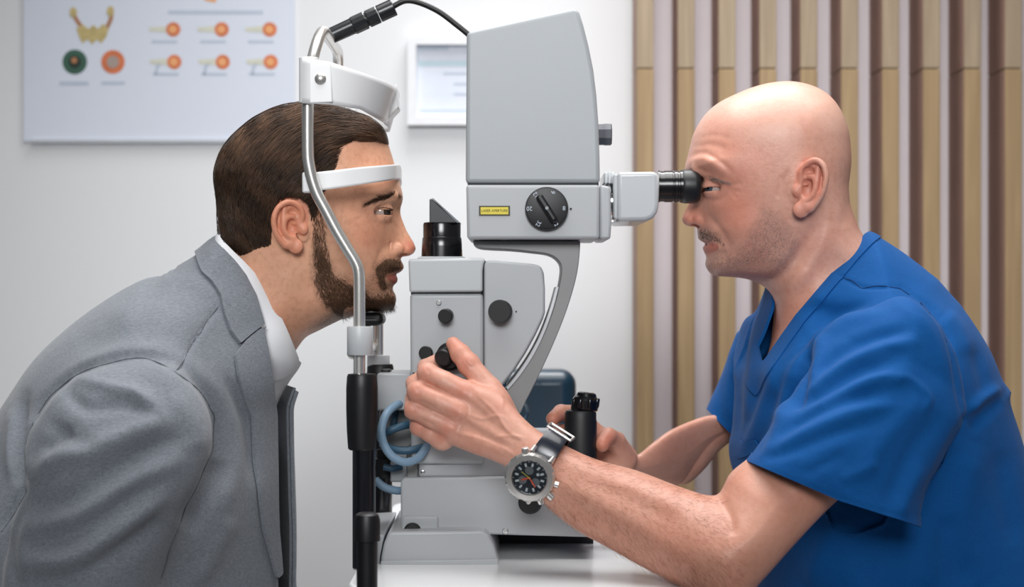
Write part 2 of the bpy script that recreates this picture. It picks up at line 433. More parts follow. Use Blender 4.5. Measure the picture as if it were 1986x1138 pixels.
class Surf:
    """samples the near/far face of a relief at x, z (mm)"""
    def __init__(s, last, off=0.0): s.l = last; s.off = off
    def w(s, x, z, side):
        l = s.l; fx = (x-l['x'][0])/(l['x'][1]-l['x'][0]); fz = (z-l['z'][0])/(l['z'][1]-l['z'][0])
        fx = np.clip(fx, 0, len(l['x'])-1.001); fz = np.clip(fz, 0, len(l['z'])-1.001); i = fx.astype(int); j = fz.astype(int); a = fx-i; b = fz-j
        def bl(A): return A[i, j]*(1-a)*(1-b)+A[i+1, j]*a*(1-b)+A[i, j+1]*(1-a)*b+A[i+1, j+1]*a*b
        return bl(l['m'])+side*(np.sqrt(np.maximum(bl(l['G']), 0))+s.off), bl(l['d'])
def flow_at(p, ctrl):
    c = np.array(ctrl, float); d2 = ((p[:, None]-c[None, :, :2])**2).sum(-1)+30; w_ = 1/d2**1.5
    f = (w_[:, :, None]*c[None, :, 2:4]).sum(1); return f/(np.linalg.norm(f, axis=1, keepdims=True)+1e-9)
def grow(surf, seeds, ctrl, length, steps, side, lift, wob=0.12, seed=0):
    """seeds in photo px; lines that run along the surface following the control directions"""
    r = np.random.default_rng(seed); n = len(seeds); p = seeds.copy(); out = np.zeros((n, steps, 3)); L = length[:, None]/(steps-1)/S
    wn = r.normal(size=(n, 1))*wob; dirn = None
    for i in range(steps):
        y = np.full(n, -40.0*(-side))
        for _ in range(3):
            k = (D+y)/D; x = (p[:, 0]-CX)*S*k; z = ZC-(p[:, 1]-CY)*S*k; y, d = surf.w(x, z, side)
        ex = surf.extra(p) if hasattr(surf, 'extra') else 0.0
        f_ = ex+lift*(0.25+0.75*math.sin(math.pi*min(i/(steps-1)*0.8+0.1, 1)))
        out[:, i] = np.stack([x, y+side*f_, z], 1)
        f = flow_at(p, ctrl); f = f+np.stack([-f[:, 1], f[:, 0]], 1)*(wn+r.normal(size=(n, 1))*wob*0.4)
        p = p+f*L
    return out/1000
def scatter(poly, n, seed=0):
    r = np.random.default_rng(seed); poly = np.array(poly, float); lo = poly.min(0); hi = poly.max(0); out = []
    while sum(map(len, out)) < n:
        q = r.uniform(lo, hi, size=(n*2, 2)); out.append(q[inpoly(q, poly) > 0])
    return np.concatenate(out)[:n]
def feather(seeds, poly, px, r=rng):
    return seeds[r.random(len(seeds)) < np.clip((inpoly(seeds, poly)+1.0)/px, 0.0, 1)]
def ear(F, px0, px1, py0, py1, Y0, flip, lean=0.0, side=-1):
    """px0 = front edge, px1 = rear edge, py0/py1 top/bottom; Y0 depth (mm) of the head surface there"""
    W = (px1-px0)*S*K(Y0); H = (py1-py0)*S*K(Y0); o = P(px0, py0, Y0); sc = H
    def q(ex, ey, out=0.0):
        return np.array([o[0]+W*ex+lean*H*(ey-0.5), (Y0*(-side)*-1 if False else Y0)+side*(1.0+13*max(ex, 0)+out), o[2]-H*ey])
    r = H/62.0
    # plate
    pts = [(0.45, 0.25), (0.62, 0.22), (0.72, 0.38), (0.66, 0.55), (0.5, 0.7), (0.35, 0.45)]
    for a in pts: F.ellip(q(a[0], a[1], -3), (9.5*r, 4*r, 9.5*r), 3)
    F.ellip(q(0.15, 0.45, -4), (8*r, 4*r, 20*r), 4)
    # helix rim
    hx = [(0.30, 0.50, -1.5), (0.2, 0.38, 0), (0.2, 0.24, 1.5), (0.36, 0.1, 2.5), (0.6, 0.055, 2.5), (0.82, 0.13, 2), (0.93, 0.28, 1.5), (0.93, 0.44, 1), (0.85, 0.6, 0.5), (0.72, 0.73, 0), (0.55, 0.84, 0)]
    hc = catmull([q(*a) for a in hx], 4); F.chain(hc, [3.0*r]*len(hc), 1.2)
    # lobe
    F.ellip(q(0.26, 0.85, 1.0), (8.5*r, 3.2*r, 8.5*r), 3); F.ellip(q(0.5, 0.78, -0.5), (7*r, 3*r, 7*r), 3)
    # concha and fossa hollows
    F.ellip(q(0.43, 0.5, 1.5), (6.5*r, 6.5*r, 10*r), 1.5, cut=True)
    F.ellip(q(0.42, 0.25, 2.5), (6.5*r, 4.2*r, 6*r), 1.5, cut=True)
    F.ellip(q(0.78, 0.36, 1.5), (3.0*r, 2.6*r, 13*r), 1.2, cut=True)
    # antihelix, crus, antitragus, tragus
    ah = catmull([q(0.42, 0.31, -1.5), q(0.6, 0.33, 0), q(0.66, 0.45, 0.6), q(0.62, 0.58, 0.6), q(0.48, 0.68, 0.6), q(0.33, 0.71, 0)], 4); F.chain(ah, [2.6*r]*len(ah), 1.6)
    ah = catmull([q(0.68, 0.15, -1), q(0.7, 0.28, 0), q(0.68, 0.42, 0.6)], 3); F.chain(ah, [2.4*r]*len(ah), 1.6)
    F.capsule(q(0.25, 0.44, -1), q(0.42, 0.44, -2.5), 2.2*r, 1.5*r, 1.2)
    F.ellip(q(0.1, 0.54, 1.5), (5.0*r, 3.4*r, 6.5*r), 2.5)
def F_relief(F, out, ct):
    G = Field(F.lo, F.lo+F.h*(F.n-1), F.h*1.6); G.relief(out, ct, 0, 0.0); return G.last
def eyes(root, ps, r, look, iris):
    white = mat('eye_white', (186, 168, 160), 0.15, coat=1.0, var=0.02); im = mat('iris', iris, 0.2, coat=1.0, var=0.3, vscale=900); pm = mat('pupil', (8, 6, 6), 0.1, coat=1.0)
    for (px, py, m_) in ps:
        for sd in (-1, 1):
            c = P(px, py, -m_)*np.array([1, -sd, 1])/1000; R = r/1000
            d = Vector((look[0], look[1]*(1 if sd < 0 else 0.2), look[2])).normalized()
            bm = bmesh.new(); bmesh.ops.create_uvsphere(bm, u_segments=32, v_segments=20, radius=R, matrix=Matrix.Translation(Vector(c)))
            e = bm_obj('eye', bm, white, root)
            for nm, a0, m2, k in (('iris', 0.50, im, 1.004), ('pupil', 0.20, pm, 1.01)):
                bm = bmesh.new(); prof = [(R*k*math.sin(a), R*k*math.cos(a)) for a in np.linspace(a0, 0, 7)]; prof[-1] = (0, prof[-1][1])
                lathe(bm, c, d, prof, 28); bm_obj(nm, bm, m2, e)
def panel(name, v, t, s, mat_, parent, off=0.0, thick=0.0022):
    """a piece of cloth cut out of a body surface where s > 0, lifted by off and given a real thickness"""
    t = tri(t); n0 = normals(v, t)
    v2, t2, e = clip(v, t, s, dict(a=n0[:, 0], b=n0[:, 1], c=n0[:, 2]))
    n = np.stack([e['a'], e['b'], e['c']], 1); n /= np.linalg.norm(n, axis=1, keepdims=True)+1e-9
    vo = v2+n*off; f = t2
    if thick:
        m = len(vo); E = np.concatenate([t2[:, [0, 1]], t2[:, [1, 2]], t2[:, [2, 0]]]); key = np.sort(E, 1); key = key[:, 0]*(m+1)+key[:, 1]
        u, ix, ct = np.unique(key, return_index=True, return_counts=True); B = E[ix[ct == 1]]
        f = np.concatenate([t2, t2[:, ::-1]+m, np.stack([B[:, 1], B[:, 0], B[:, 0]+m], 1), np.stack([B[:, 1], B[:, 0]+m, B[:, 1]+m], 1)]); vo = np.concatenate([vo, vo-n*thick])
    me = np_mesh(name, vo, f)
    if thick: me.set_sharp_from_angle(angle=math.radians(50))
    return link(name, me, mat_, parent)
def lashes(root, ec, curve, fwd, m, n=90):
    """short dark lashes standing on the rim of the upper lid"""
    c = P(ec[0], ec[1], -ec[2]); cc = catmull(curve, 6); L = []
    for sd in (-1, 1):
        for i in range(n):
            q = cc[int(rng.integers(0, len(cc)))]; a = P(q[0], q[1], -44); dx = a[0]-c[0]; dz = a[2]-c[2]; y = -math.sqrt(max(13.0**2-dx*dx-dz*dz, 4.0))
            p0 = np.array([a[0], c[1]+y, a[2]]); d = np.array([fwd*0.75, -0.55, -0.1+0.15*rng.random()]); ln = 3.2+2.2*rng.random()
            pts = np.array([p0+d*ln*t+np.array([0, 0, 1.3*t*t]) for t in (0, 0.35, 0.7, 1.0)]); pts[:, 1] *= -sd; L.append(pts)
    L = np.array(L)/1000; return link('eyelashes', strand_mesh('lashes', L, np.full((len(L), 1), 0.00016)*np.array([[1, 0.9, 0.7, 0.3]]), np.zeros(len(L)), 3), m, root)

def seam_line(name, v, nr, p, px, m, parent, r=0.00055, off=0.15):
    """a stitched seam following the cloth along photo points"""
    pts = catmull(px, 5); idx = [int((((p-a)**2).sum(1)+np.where(v[:, 1] < 0, 0, 1e6)).argmin()) for a in pts]
    pp = v[idx]+nr[idx]*off/1000; pp = catmull([pp[i] for i in range(0, len(pp), 2)], 3)
    bm = bmesh.new(); tube(bm, [tuple(a) for a in pp], r, 6); return bm_obj(name, bm, m, parent)
# ================================================================ room
def plank_mat(name, a_, b_, c_):
    m, nt, b = newmat(name); L = nt.links.new
    tc = N(nt, 'ShaderNodeTexCoord'); mp = N(nt, 'ShaderNodeMapping'); mp.inputs['Scale'].default_value = (60, 12, 3); L(tc.outputs['Object'], mp.inputs[0])
    n = N(nt, 'ShaderNodeTexNoise'); n.inputs['Scale'].default_value = 1; n.inputs['Detail'].default_value = 6; n.inputs['Distortion'].default_value = 1.2; L(mp.outputs[0], n.inputs['Vector'])
    r = N(nt, 'ShaderNodeValToRGB'); r.color_ramp.elements[0].position = 0.3; r.color_ramp.elements[1].position = 0.7
    r.color_ramp.elements[0].color = lin(a_); r.color_ramp.elements[1].color = lin(b_); L(n.outputs['Fac'], r.inputs[0])
    n2 = N(nt, 'ShaderNodeTexNoise'); n2.inputs['Scale'].default_value = 4; L(tc.outputs['Object'], n2.inputs['Vector'])
    mx = N(nt, 'ShaderNodeMix', data_type='RGBA'); L(n2.outputs['Fac'], mx.inputs[0]); L(r.outputs[0], mx.inputs[6]); mx.inputs[7].default_value = lin(c_)
    L(mx.outputs[2], b.inputs['Base Color']); b.inputs['Roughness'].default_value = 0.6; return m
def build_room():
    wall = mat('wall_paint', (238, 239, 240), 0.9, var=0.008, vscale=3)
    YW = 1.05
    def slab(name, c, s, m, kind='structure'):
        bm = bmesh.new(); box(bm, c, s); return tag(bm_obj(name, bm, m, smooth=False), kind=kind)
    slab('wall_back', (0, YW+0.05, 1.35), (5.2, 0.1, 2.7), wall)
    slab('wall_left', (-2.55, -0.9, 1.35), (0.1, 3.9, 2.7), mat('low_bounce_grey', (128, 131, 136), 0.9, var=0.01))  # out of view; grey darkened to cut bounce light at the left
    slab('wall_right', (2.55, -0.9, 1.35), (0.1, 3.9, 2.7), wall)
    slab('ceiling', (0, -0.9, 2.75), (5.2, 4.0, 0.1), mat('ceiling_paint', (240, 240, 240), 0.9, var=0.005))
    slab('floor', (0, -0.9, -0.05), (5.2, 4.0, 0.1), mat('floor_vinyl', (150, 150, 152), 0.45, var=0.05, vscale=8))
    slab('baseboard_back', (-1.1, YW-0.006, 0.05), (2.8, 0.012, 0.1), mat('baseboard_paint', (225, 226, 228), 0.6))
    # wooden slats on a pale backing
    yw = YW*1000
    sl = empty('slatted_wall_panel', (0.9, YW-0.05, 0), 'wall panelling of upright oak fins standing out from a pale lilac grey backing board', 'wall panel')
    upper = plank_mat('oak_weathered', (150, 130, 106), (188, 168, 140), (158, 138, 114)); lower = plank_mat('oak_golden', (146, 118, 82), (188, 160, 120), (158, 132, 96)); side = mat('fin_side_brown', (170, 136, 120), 0.7, var=0.12, vscale=12)  # side faces are browner than the oak fronts
    x0 = P(1236, 0, yw)[0]/1000
    bm = bmesh.new(); box(bm, ((x0+2.48)/2, YW-0.006, 1.35), (2.48-x0, 0.012, 2.68)); bm_obj('backing_board', bm, mat('backing_grey', (240, 232, 236), 0.7, var=0.02), sl, smooth=False)
    dep = 0.105; k = 0; Yf = yw-12-105; ztop = 2.68; zj = P(0, 133, Yf)[2]/1000
    px = 1248.0+0.0
    while True:
        # slat faces as they stand: one every 79.6 px, 33 px wide
        cxp = 1331+79.4*(k-1); x = P(cxp, 0, Yf)[0]/1000; wd = 33*S*K(Yf)/1000
        if x > 2.4: break
        f = empty('oak_fin', (x, YW-0.06, 0)); f.parent = sl; f.location = Vector((x, YW-0.06, 0))-sl.location
        off = Vector((x, YW-0.06, 0))
        for nm, za, zb, m in (('upper_length', zj+0.0008, ztop, upper), ('lower_length', 0.02, zj-0.0008, lower)):
            bm = bmesh.new(); box(bm, (x, YW-0.012-dep/2-0.0, (za+zb)/2), (wd, dep, zb-za))
            o = bm_obj(nm, bm, m, f, smooth=False, bevel=0.0012, seg=1)
            o.data.materials.append(side)
            for p_ in o.data.polygons:
                if abs(p_.normal.x) > 0.7: p_.material_index = 1
        k += 1
    # poster and certificate
    paper = mat('poster_paper', (226, 232, 244), 0.7, var=0.01)
    yp = yw-3
    po = empty('eye_anatomy_poster', tuple(Pm(300, 130, yp)), 'large white anatomy poster with orange eyeball drawings hanging on the left of the wall', 'poster')
    def flat(name, px0, py0, px1, py1, m, par, y, th=1.0):
        bm = bmesh.new(); prism(bm, [(px0, py0), (px1, py0), (px1, py1), (px0, py1)], y-th, y); return bm_obj(name, bm, m, par, smooth=False)
    flat('sheet', 46, -180, 572, 274, paper, po, yp, 1.5)
    flat('bottom_rail', 60, 270, 560, 277, mat('rail_grey', (196, 200, 206), 0.5), po, yp-1.5, 4)
    oran = mat('print_orange', (226, 128, 84), 0.7, var=0.25, vscale=60); pal = mat('print_peach', (244, 176, 120), 0.7); cream = mat('print_cream', (222, 222, 206), 0.7, var=0.1)
    green = mat('print_green', (62, 100, 84), 0.7, var=0.15); dgreen = mat('print_dark_green', (36, 54, 46), 0.7); ochre = mat('print_ochre', (206, 186, 128), 0.7, var=0.3, vscale=90); brown = mat('print_brown', (186, 130, 90), 0.7, var=0.2); blue = mat('print_pale_blue', (196, 206, 222), 0.7); grey = mat('print_grey', (176, 160, 150), 0.7)
    def disc(name, px, py, r, m, par, y, ry=None):
        bm = bmesh.new(); ry = ry or r; prism(bm, [(px+r*math.cos(a), py+ry*math.sin(a)) for a in np.linspace(0, 2*math.pi, 33)[:-1]], y-0.3, y); return bm_obj(name, bm, m, par, smooth=False)
    y1 = yp-1.6
    for r_, (ys, xs) in enumerate(((57, (336, 430, 523)), (120, (338, 432, 525)))):
        for x in xs:
            e = disc('eyeball_drawing', x, ys, 14, oran, po, y1); disc('eyeball_centre', x-1, ys, 7.5, pal, e, y1-0.4)
            bm = bmesh.new(); prism(bm, [(x-48, ys-4), (x-14, ys-7), (x-13, ys+6), (x-46, ys+4)], y1-0.25, y1); bm_obj('optic_nerve_drawing', bm, cream, e, smooth=False)
            if r_: bm = bmesh.new(); prism(bm, [(x-36, ys+6), (x-26, ys+3), (x-34, ys+24), (x-38, ys+22)], y1-0.25, y1); bm_obj('muscle_drawing', bm, blue, e, smooth=False)
            flat('caption', x-42, ys+21, x+8, ys+26, blue, po, y1, 0.25)
    e = disc('green_eye_drawing', 145, 120, 24, green, po, y1); disc('pupil_drawing', 145, 120, 12, dgreen, e, y1-0.4); disc('highlight_drawing', 144, 117, 6, brown, e, y1-0.8)
    e = disc('red_eye_drawing', 219, 120, 23, oran, po, y1); disc('pupil_drawing', 219, 120, 12, grey, e, y1-0.4)
    for a in ((115, 158, 172, 165), (197, 158, 242, 164), (326, 20, 510, 27)): flat('caption', *a, blue, po, y1, 0.25)
    bm = bmesh.new(); arc = [(140, 16), (146, 34), (158, 52), (168, 62), (185, 58), (199, 62), (209, 50), (216, 32), (216, 14)]
    cc = catmull(arc, 5)
    for a, b in zip(cc[:-1], cc[1:]):
        d = b-a; n = np.array([-d[1], d[0]])/np.linalg.norm(d)*4
        prism(bm, [a-n, b-n, b+n, a+n], y1-0.3, y1)
    bm_obj('nerve_arch_drawing', bm, brown, po, smooth=False)
    bm = bmesh.new(); prism(bm, [(148, 55), (160, 47), (172, 56), (181, 48), (190, 56), (200, 46), (211, 56), (206, 72), (196, 84), (188, 76), (179, 86), (170, 76), (160, 84), (153, 70)], y1-0.5, y1); bm_obj('skull_base_drawing', bm, ochre, po, smooth=False)
    disc('drawing_left_bulb', 142, 24, 7, ochre, po, y1-0.4, 10).name = 'bulb_drawing'; disc('bulb_drawing', 214, 22, 7, ochre, po, y1-0.4, 10)
    bm = bmesh.new(); prism(bm, [(385, -12), (420, -6), (418, 5), (398, 1)], y1-0.3, y1); bm_obj('fold_drawing', bm, pal, po, smooth=False)
    fr = empty('certificate_frame', tuple(Pm(900, 150, yp)), 'white framed certificate on the wall partly hidden by the grey housing of the slit lamp', 'picture frame')
    bm = bmesh.new()
    for a in ((790, 70, 807, 242), (1001, 70, 1018, 242), (807, 70, 1001, 86), (807, 225, 1001, 242)):
        prism(bm, [(a[0], a[1]), (a[2], a[1]), (a[2], a[3]), (a[0], a[3])], yp-16, yp)
    bm_obj('frame', bm, mat('frame_white', (240, 241, 243), 0.5), fr, smooth=False)
    flat('certificate', 806, 84, 1002, 226, mat('certificate_paper', (222, 228, 240), 0.5), fr, yp-2)
    for i, a in enumerate(((812, 88, 870, 97), (812, 118, 990, 128), (860, 140, 990, 144), (880, 160, 990, 164), (880, 180, 990, 184), (812, 212, 960, 218))): flat('printed_line', *a, mat('print_line', (200, 212, 226) if i != 1 else (196, 218, 228), 0.6) if i < 2 else blue, fr, yp-3.2, 0.3)
    # teal chair behind the instrument
    ch = empty('stool_chair', (0.04, 0.78, 0), 'dark teal padded chair with a rounded backrest standing behind the instrument table', 'chair')
    teal = mat('teal_vinyl', (12, 46, 64), 0.38, var=0.05, coat=0.2); black = mat('chair_black', (28, 29, 32), 0.5)
    Yc = 560
    bm = bmesh.new(); prism(bm, [(960, 717), (1118, 717), (1118, 905), (960, 905)], Yc-32, Yc+32); bm_obj('backrest', bm, teal, ch, bevel=0.022, seg=6, angle=30)
    zs = P(0, 905, Yc)[2]/1000; xc = P(1039, 0, Yc)[0]/1000
    bm = bmesh.new(); box(bm, (xc, Yc/1000+0.02, zs-0.12), (0.07, 0.02, 0.36)); bm_obj('backrest_bar', bm, black, ch, bevel=0.004)
    bm = bmesh.new(); box(bm, (xc, Yc/1000+0.18, 0.47), (0.40, 0.32, 0.08)); bm_obj('seat', bm, teal, ch, bevel=0.03, seg=5)
    bm = bmesh.new(); box(bm, (xc, Yc/1000+0.10, zs-0.29), (0.07, 0.2, 0.02)); bm_obj('seat_bracket', bm, black, ch, bevel=0.003)
    bm = bmesh.new(); lathe(bm, (xc, Yc/1000+0.18, 0.04), (0, 0, 1), [(0.03, 0), (0.03, 0.2), (0.02, 0.2), (0.02, 0.39)], 24); bm_obj('gas_post', bm, mat('chair_chrome', (200, 200, 205), 0.2, metal=1), ch)
    for i in range(5):
        a = i*2*math.pi/5; bm = bmesh.new(); tube(bm, [(xc, Yc/1000+0.18, 0.07), (xc+0.2*math.cos(a), Yc/1000+0.18+0.2*math.sin(a), 0.05)], [0.02, 0.013]); leg = bm_obj('leg', bm, black, ch)
        bm = bmesh.new(); lathe(bm, (xc+0.19*math.cos(a)-0.012, Yc/1000+0.18+0.19*math.sin(a), 0.025), (1, 0, 0), [(0.022, 0), (0.025, 0.005), (0.025, 0.02), (0.022, 0.024)], 20); bm_obj('castor', bm, black, leg)
build_room()
# ================================================================ instrument table
TZ = 771.4
def build_table():
    t = empty('instrument_table', (0.05, 0.1, 0), 'white laminate instrument table with rounded corners carrying the slit lamp', 'table')
    white = mat('table_laminate', (232, 234, 236), 0.28, var=0.01, coat=0.3); z = TZ/1000
    bm = bmesh.new(); x0, x1, y0, y1 = -0.158, 0.175, -0.27, 0.46; r = 0.06; pts = []
    for cx, cy, a0 in ((x1-r, y1-r, 0), (x0+r, y1-r, 90), (x0+r, y0+r, 180), (x1-r, y0+r, 270)):
        for a in np.linspace(a0, a0+90, 9): pts.append((cx+r*math.cos(math.radians(a)), cy+r*math.sin(math.radians(a))))
    v0 = [bm.verts.new((p[0], p[1], z-0.028)) for p in pts]; v1 = [bm.verts.new((p[0], p[1], z)) for p in pts]
    bm.faces.new(v0[::-1]); bm.faces.new(v1)
    for i in range(len(pts)): j = (i+1) % len(pts); bm.faces.new((v0[i], v0[j], v1[j], v1[i]))
    bm_obj('tabletop', bm, white, t, bevel=0.004)
    grey = mat('table_column_paint', (205, 207, 210), 0.4)
    bm = bmesh.new(); box(bm, (0.01, 0.12, (z-0.028)/2+0.02), (0.11, 0.16, z-0.068)); bm_obj('column', bm, grey, t, bevel=0.01)
    bm = bmesh.new(); box(bm, (0.01, 0.1, 0.0225), (0.40, 0.5, 0.045)); bm_obj('base', bm, grey, t, bevel=0.012)
build_table()
# ================================================================ slit lamp
def text(name, body, loc, size, m, parent, rot=0.0, ext=0.0001):
    c = bpy.data.curves.new(name, 'FONT'); c.body = body; c.size = size; c.extrude = ext; c.align_x = 'CENTER'; c.align_y = 'CENTER'
    o = bpy.data.objects.new(name, c); COL.objects.link(o); c.materials.append(m); o.parent = parent
    off = Vector((0, 0, 0)); p = parent
    while p is not None: off += p.location; p = p.parent
    o.location = Vector(loc)-off; o.rotation_euler = (math.pi/2, rot, 0); bpy.context.view_layer.update()
    me = bpy.data.meshes.new_from_object(o.evaluated_get(bpy.context.evaluated_depsgraph_get())); o2 = bpy.data.objects.new(name, me); COL.objects.link(o2)
    o2.parent = parent; o2.location = o.location; o2.rotation_euler = o.rotation_euler
    if not me.materials: me.materials.append(m)
    bpy.data.objects.remove(o); o2.name = name; return o2
def build_slit_lamp():
    L = empty('slit_lamp', (0.08, 0.0, TZ/1000), 'light grey laser slit lamp microscope with black knobs standing on the white table', 'slit lamp')
    g = mat('lamp_grey', (176, 179, 182), 0.38, var=0.012, vscale=20, bump=0.05, bscale=1500)
    gb = mat('lamp_grey_blue', (168, 173, 177), 0.42, var=0.012, vscale=20, bump=0.05, bscale=1500)
    gl = mat('lamp_light_grey', (190, 194, 197), 0.28, var=0.01, coat=0.25)
    gd = mat('arm_grey', (138, 138, 138), 0.42, var=0.03, metal=0.15)
    blk = mat('knob_black', (16, 17, 19), 0.5, var=0.1, bump=0.1, bscale=900); gloss = mat('black_gloss', (14, 15, 18), 0.22, var=0.05, coat=0.3)
    steel = mat('screw_steel', (190, 190, 190), 0.25, metal=1.0); chrome = mat('chrome_ring', (220, 222, 225), 0.12, metal=1.0); dark = mat('seam_dark', (60, 61, 64), 0.8)
    def pr(name, pts, y0, y1, m, par=L, bev=0.004, seg=4, Y=None, smooth=True, angle=35):
        bm = bmesh.new(); prism(bm, pts, y0, y1, Y); return bm_obj(name, bm, m, par, bevel=bev, seg=seg, angle=angle)
    NF = -72   # near face of the instrument
    # upper housing
    hp = [(905,62)]+[tuple(a) for a in catmull([(905,62),(1116,15)], 2)][1:]+[(1124,24),(1132,50),(1142,90),(1151,135),(1157,185),(1161,240),(1163,300),(1164,355),(903,355)]
    hous = pr('upper_housing', hp, NF, 66, gb, bev=0.0045, seg=5)
    low = pr('lower_housing', [(904,358),(1163,358),(1163,464),(906,464)], NF-2, 68, g, bev=0.0035)
    pr('front_plate', [(1163,358),(1184,362),(1186,430),(1184,464),(1163,464)], NF+2, 62, g, bev=0.003)
    pr('joint_gasket', [(908,354),(1161,354),(1161,360),(908,360)], NF+3, 62, dark, bev=0)
    # side switch
    bm = bmesh.new(); lathe(bm, Pm(1160, 261, -20), (1, 0, 0), [(0.0118, 0), (0.0118, 0.006), (0.0122, 0.007), (0.0122, 0.0135), (0.011, 0.0145), (0, 0.0145)], 8, 0.39); bm_obj('rear_switch', bm, mat('switch_slate', (60, 64, 74), 0.45), L, angle=25)
    # warning label
    yl = NF-2.4
    lab = pr('warning_label', [(929,399),(989,399),(989,418),(929,418)], yl-0.5, yl+0.5, mat('label_black', (50, 46, 20), 0.5), bev=0)
    pr('label_face', [(932,401.5),(986,401.5),(986,415.5),(932,415.5)], yl-0.8, yl-0.5, mat('label_yellow', (226, 208, 70), 0.5, var=0.03), lab, bev=0)
    text('label_text', 'LASER APERTURE', Pm(959, 408.5, yl-1.0), 0.0036, mat('label_ink', (70, 62, 20), 0.6), lab)
    # magnification dial
    dc = Pm(1060, 405, NF-2); dial = None
    bm = bmesh.new(); R = 42*S*K(NF-2-9)/1000
    lathe(bm, dc, (0, -1, 0), [(R*0.98, 0), (R, 0.001), (R, 0.006), (R*0.97, 0.0085), (R*0.9, 0.009), (0, 0.009)], 72); dial = bm_obj('magnification_dial', bm, mat('dial_black', (20, 21, 23), 0.45), L)
    bm = bmesh.new(); a = math.radians(57); rot = Matrix.Rotation(a, 3, 'Y')
    box(bm, dc+Vector((0, -0.013, 0)), (R*1.45, 0.010, R*0.34), rot); bm_obj('dial_grip', bm, mat('grip_black', (22, 24, 26), 0.35), dial, bevel=0.0028, seg=4)
    bm = bmesh.new(); lathe(bm, dc+Vector((0, -0.0175, 0)), (0, -1, 0), [(0.0022, 0), (0.0018, 0.0008), (0, 0.0008)], 16); bm_obj('grip_pin', bm, mat('pin_grey', (120, 124, 126), 0.4, metal=0.6), dial)
    num = mat('numeral_white', (205, 215, 228), 0.5)
    for s_, ang in (('6', 68), ('12', 128), ('20', 180), ('32', 241), ('12', 300), ('8', 0)):
        a = math.radians(ang); text('numeral', s_, dc+Vector((math.cos(a)*R*0.80, -0.0092, math.sin(a)*R*0.80)), 0.0062, num, dial, rot=-(a))
    bm = bmesh.new(); lathe(bm, Pm(1107, 405, NF-2), (0, -1, 0), [(0.0012, 0), (0.0012, 0.0008), (0, 0.0008)], 16); bm_obj('index_dot', bm, blk, L)
    # eyepiece head: stepped collar, rounded body, tube
    Ye = -28
    eb = [(1196,334),(1262,333),(1274,334),(1277,342),(1277,398),(1274,412),(1266,423),(1252,429),(1196,430)]
    e = pr('eyepiece_housing', eb, Ye-36, Ye+100, gl, bev=0.009, seg=6, Y=Ye-30, angle=50)
    pr('housing_collar', [(1189,338),(1199,337),(1199,427),(1189,424)], Ye-33, Ye+96, gl, e, bev=0.002, seg=2, Y=Ye-30)
    for i, (xa, xb, ya) in enumerate(((1172,1179,334), (1179,1186,332), (1185,1193,333))): pr('fin', [(xa, ya), (xb, ya), (xb, 356), (xa, 356)], Ye-28+i*3, Ye+80, mat('fin_clear', (214, 219, 222), 0.2, coat=0.5), e, bev=0.0015, seg=2, Y=Ye-25)
    bm = bmesh.new(); lathe(bm, Pm(1183, 395, Ye+4), (1, 0, 0), [(0.021, 0), (0.021, 0.0035), (0.0195, 0.0035), (0.0195, 0.008)], 48); bm_obj('swivel_ring', bm, chrome, e)
    for ye, nm in ((Ye, 1), (Ye+62, 2)):
        c0 = Pm(1276, 361.5, ye); k = S*K(ye)/1000
        bm = bmesh.new(); prof = [(31, 0), (31, 3), (29.5, 3.5), (29.5, 12), (30.5, 12), (30.5, 27), (29, 28), (29, 30), (31, 31), (31, 37), (30, 38), (30, 41), (31.5, 42), (31.5, 47)]
        lathe(bm, c0, (1, 0, 0), [(r*k, h*k) for r, h in prof], 56); tb = bm_obj('eyepiece_tube', bm, gloss, L, angle=30)
        bm = bmesh.new(); prof = [(31, 0), (32.5, 2), (33, 8), (33, 24), (32, 30), (28, 35), (22, 36), (20, 32), (0, 32)]
        lathe(bm, c0+Vector((46*k, 0, 0)), (1, 0, 0), [(r*k, h*k) for r, h in prof], 56); bm_obj('eyecup', bm, mat('rubber_black', (22, 24, 27), 0.42, var=0.1), tb)
    # bracket arm: top flange and sweeping bow
    o_ = [(917,467),(1125,467),(1125,480),(1121,520),(1112,560),(1096,610),(1074,665),(1048,722),(1020,778),(1000,812),(960,812)]
    inn = [(940,812),(968,772),(983,754),(1010,722),(1036,684),(1058,640),(1074,596),(1085,552),(1089,520),(1082,504),(1064,493),(1030,488),(990,484),(935,481),(919,476)]
    arm = pr('bracket_arm', [(917,467),(1125,467)]+[tuple(a) for a in catmull(o_[1:], 4)][1:]+[tuple(a) for a in catmull(inn, 4)], NF+24, 36, gd, bev=0.0022, seg=3, Y=NF+24, angle=50)
    ri = catmull([(981,751),(1004,722),(1029,684),(1050,642),(1067,596),(1078,556)], 6); ro = catmull([(1084,556),(1073,598),(1056,645),(1035,688),(1010,726),(985,756)], 6)
    pr('arm_rim_highlight', [tuple(a) for a in ri]+[tuple(a) for a in ro], NF+21, 30, mat('rim_highlight_white', (225, 228, 230), 0.35), arm, bev=0.0006, seg=1, Y=NF+22)  # white strip paints the highlight along the inner rim of the bow
    # illumination tower
    tower = pr('tower_body', [(795,569),(937,569),(938,600),(938,760),(938,900),(797,900),(796,720)], NF, 52, g, bev=0.004)
    pr('tower_cap', [(792,504),(796,502),(932,500),(942,503),(938,512),(936,525),(936,566),(794,567)], NF-2, 54, gl, bev=0.005, seg=4)
    pr('cap_seam', [(797,564),(934,564),(934,571),(797,571)], NF+2, 48, dark, bev=0)
    wg = [(939,512),(944,505),(960,505),(1036,512),(1048,516),(1053,528),(1056,560),(1056,606),(1052,618),(1038,648),(1018,684),(996,718),(974,746),(958,758),(939,760)]
    wing = pr('side_wing', wg, NF-3, 40, g, bev=0.006, seg=4, angle=25)
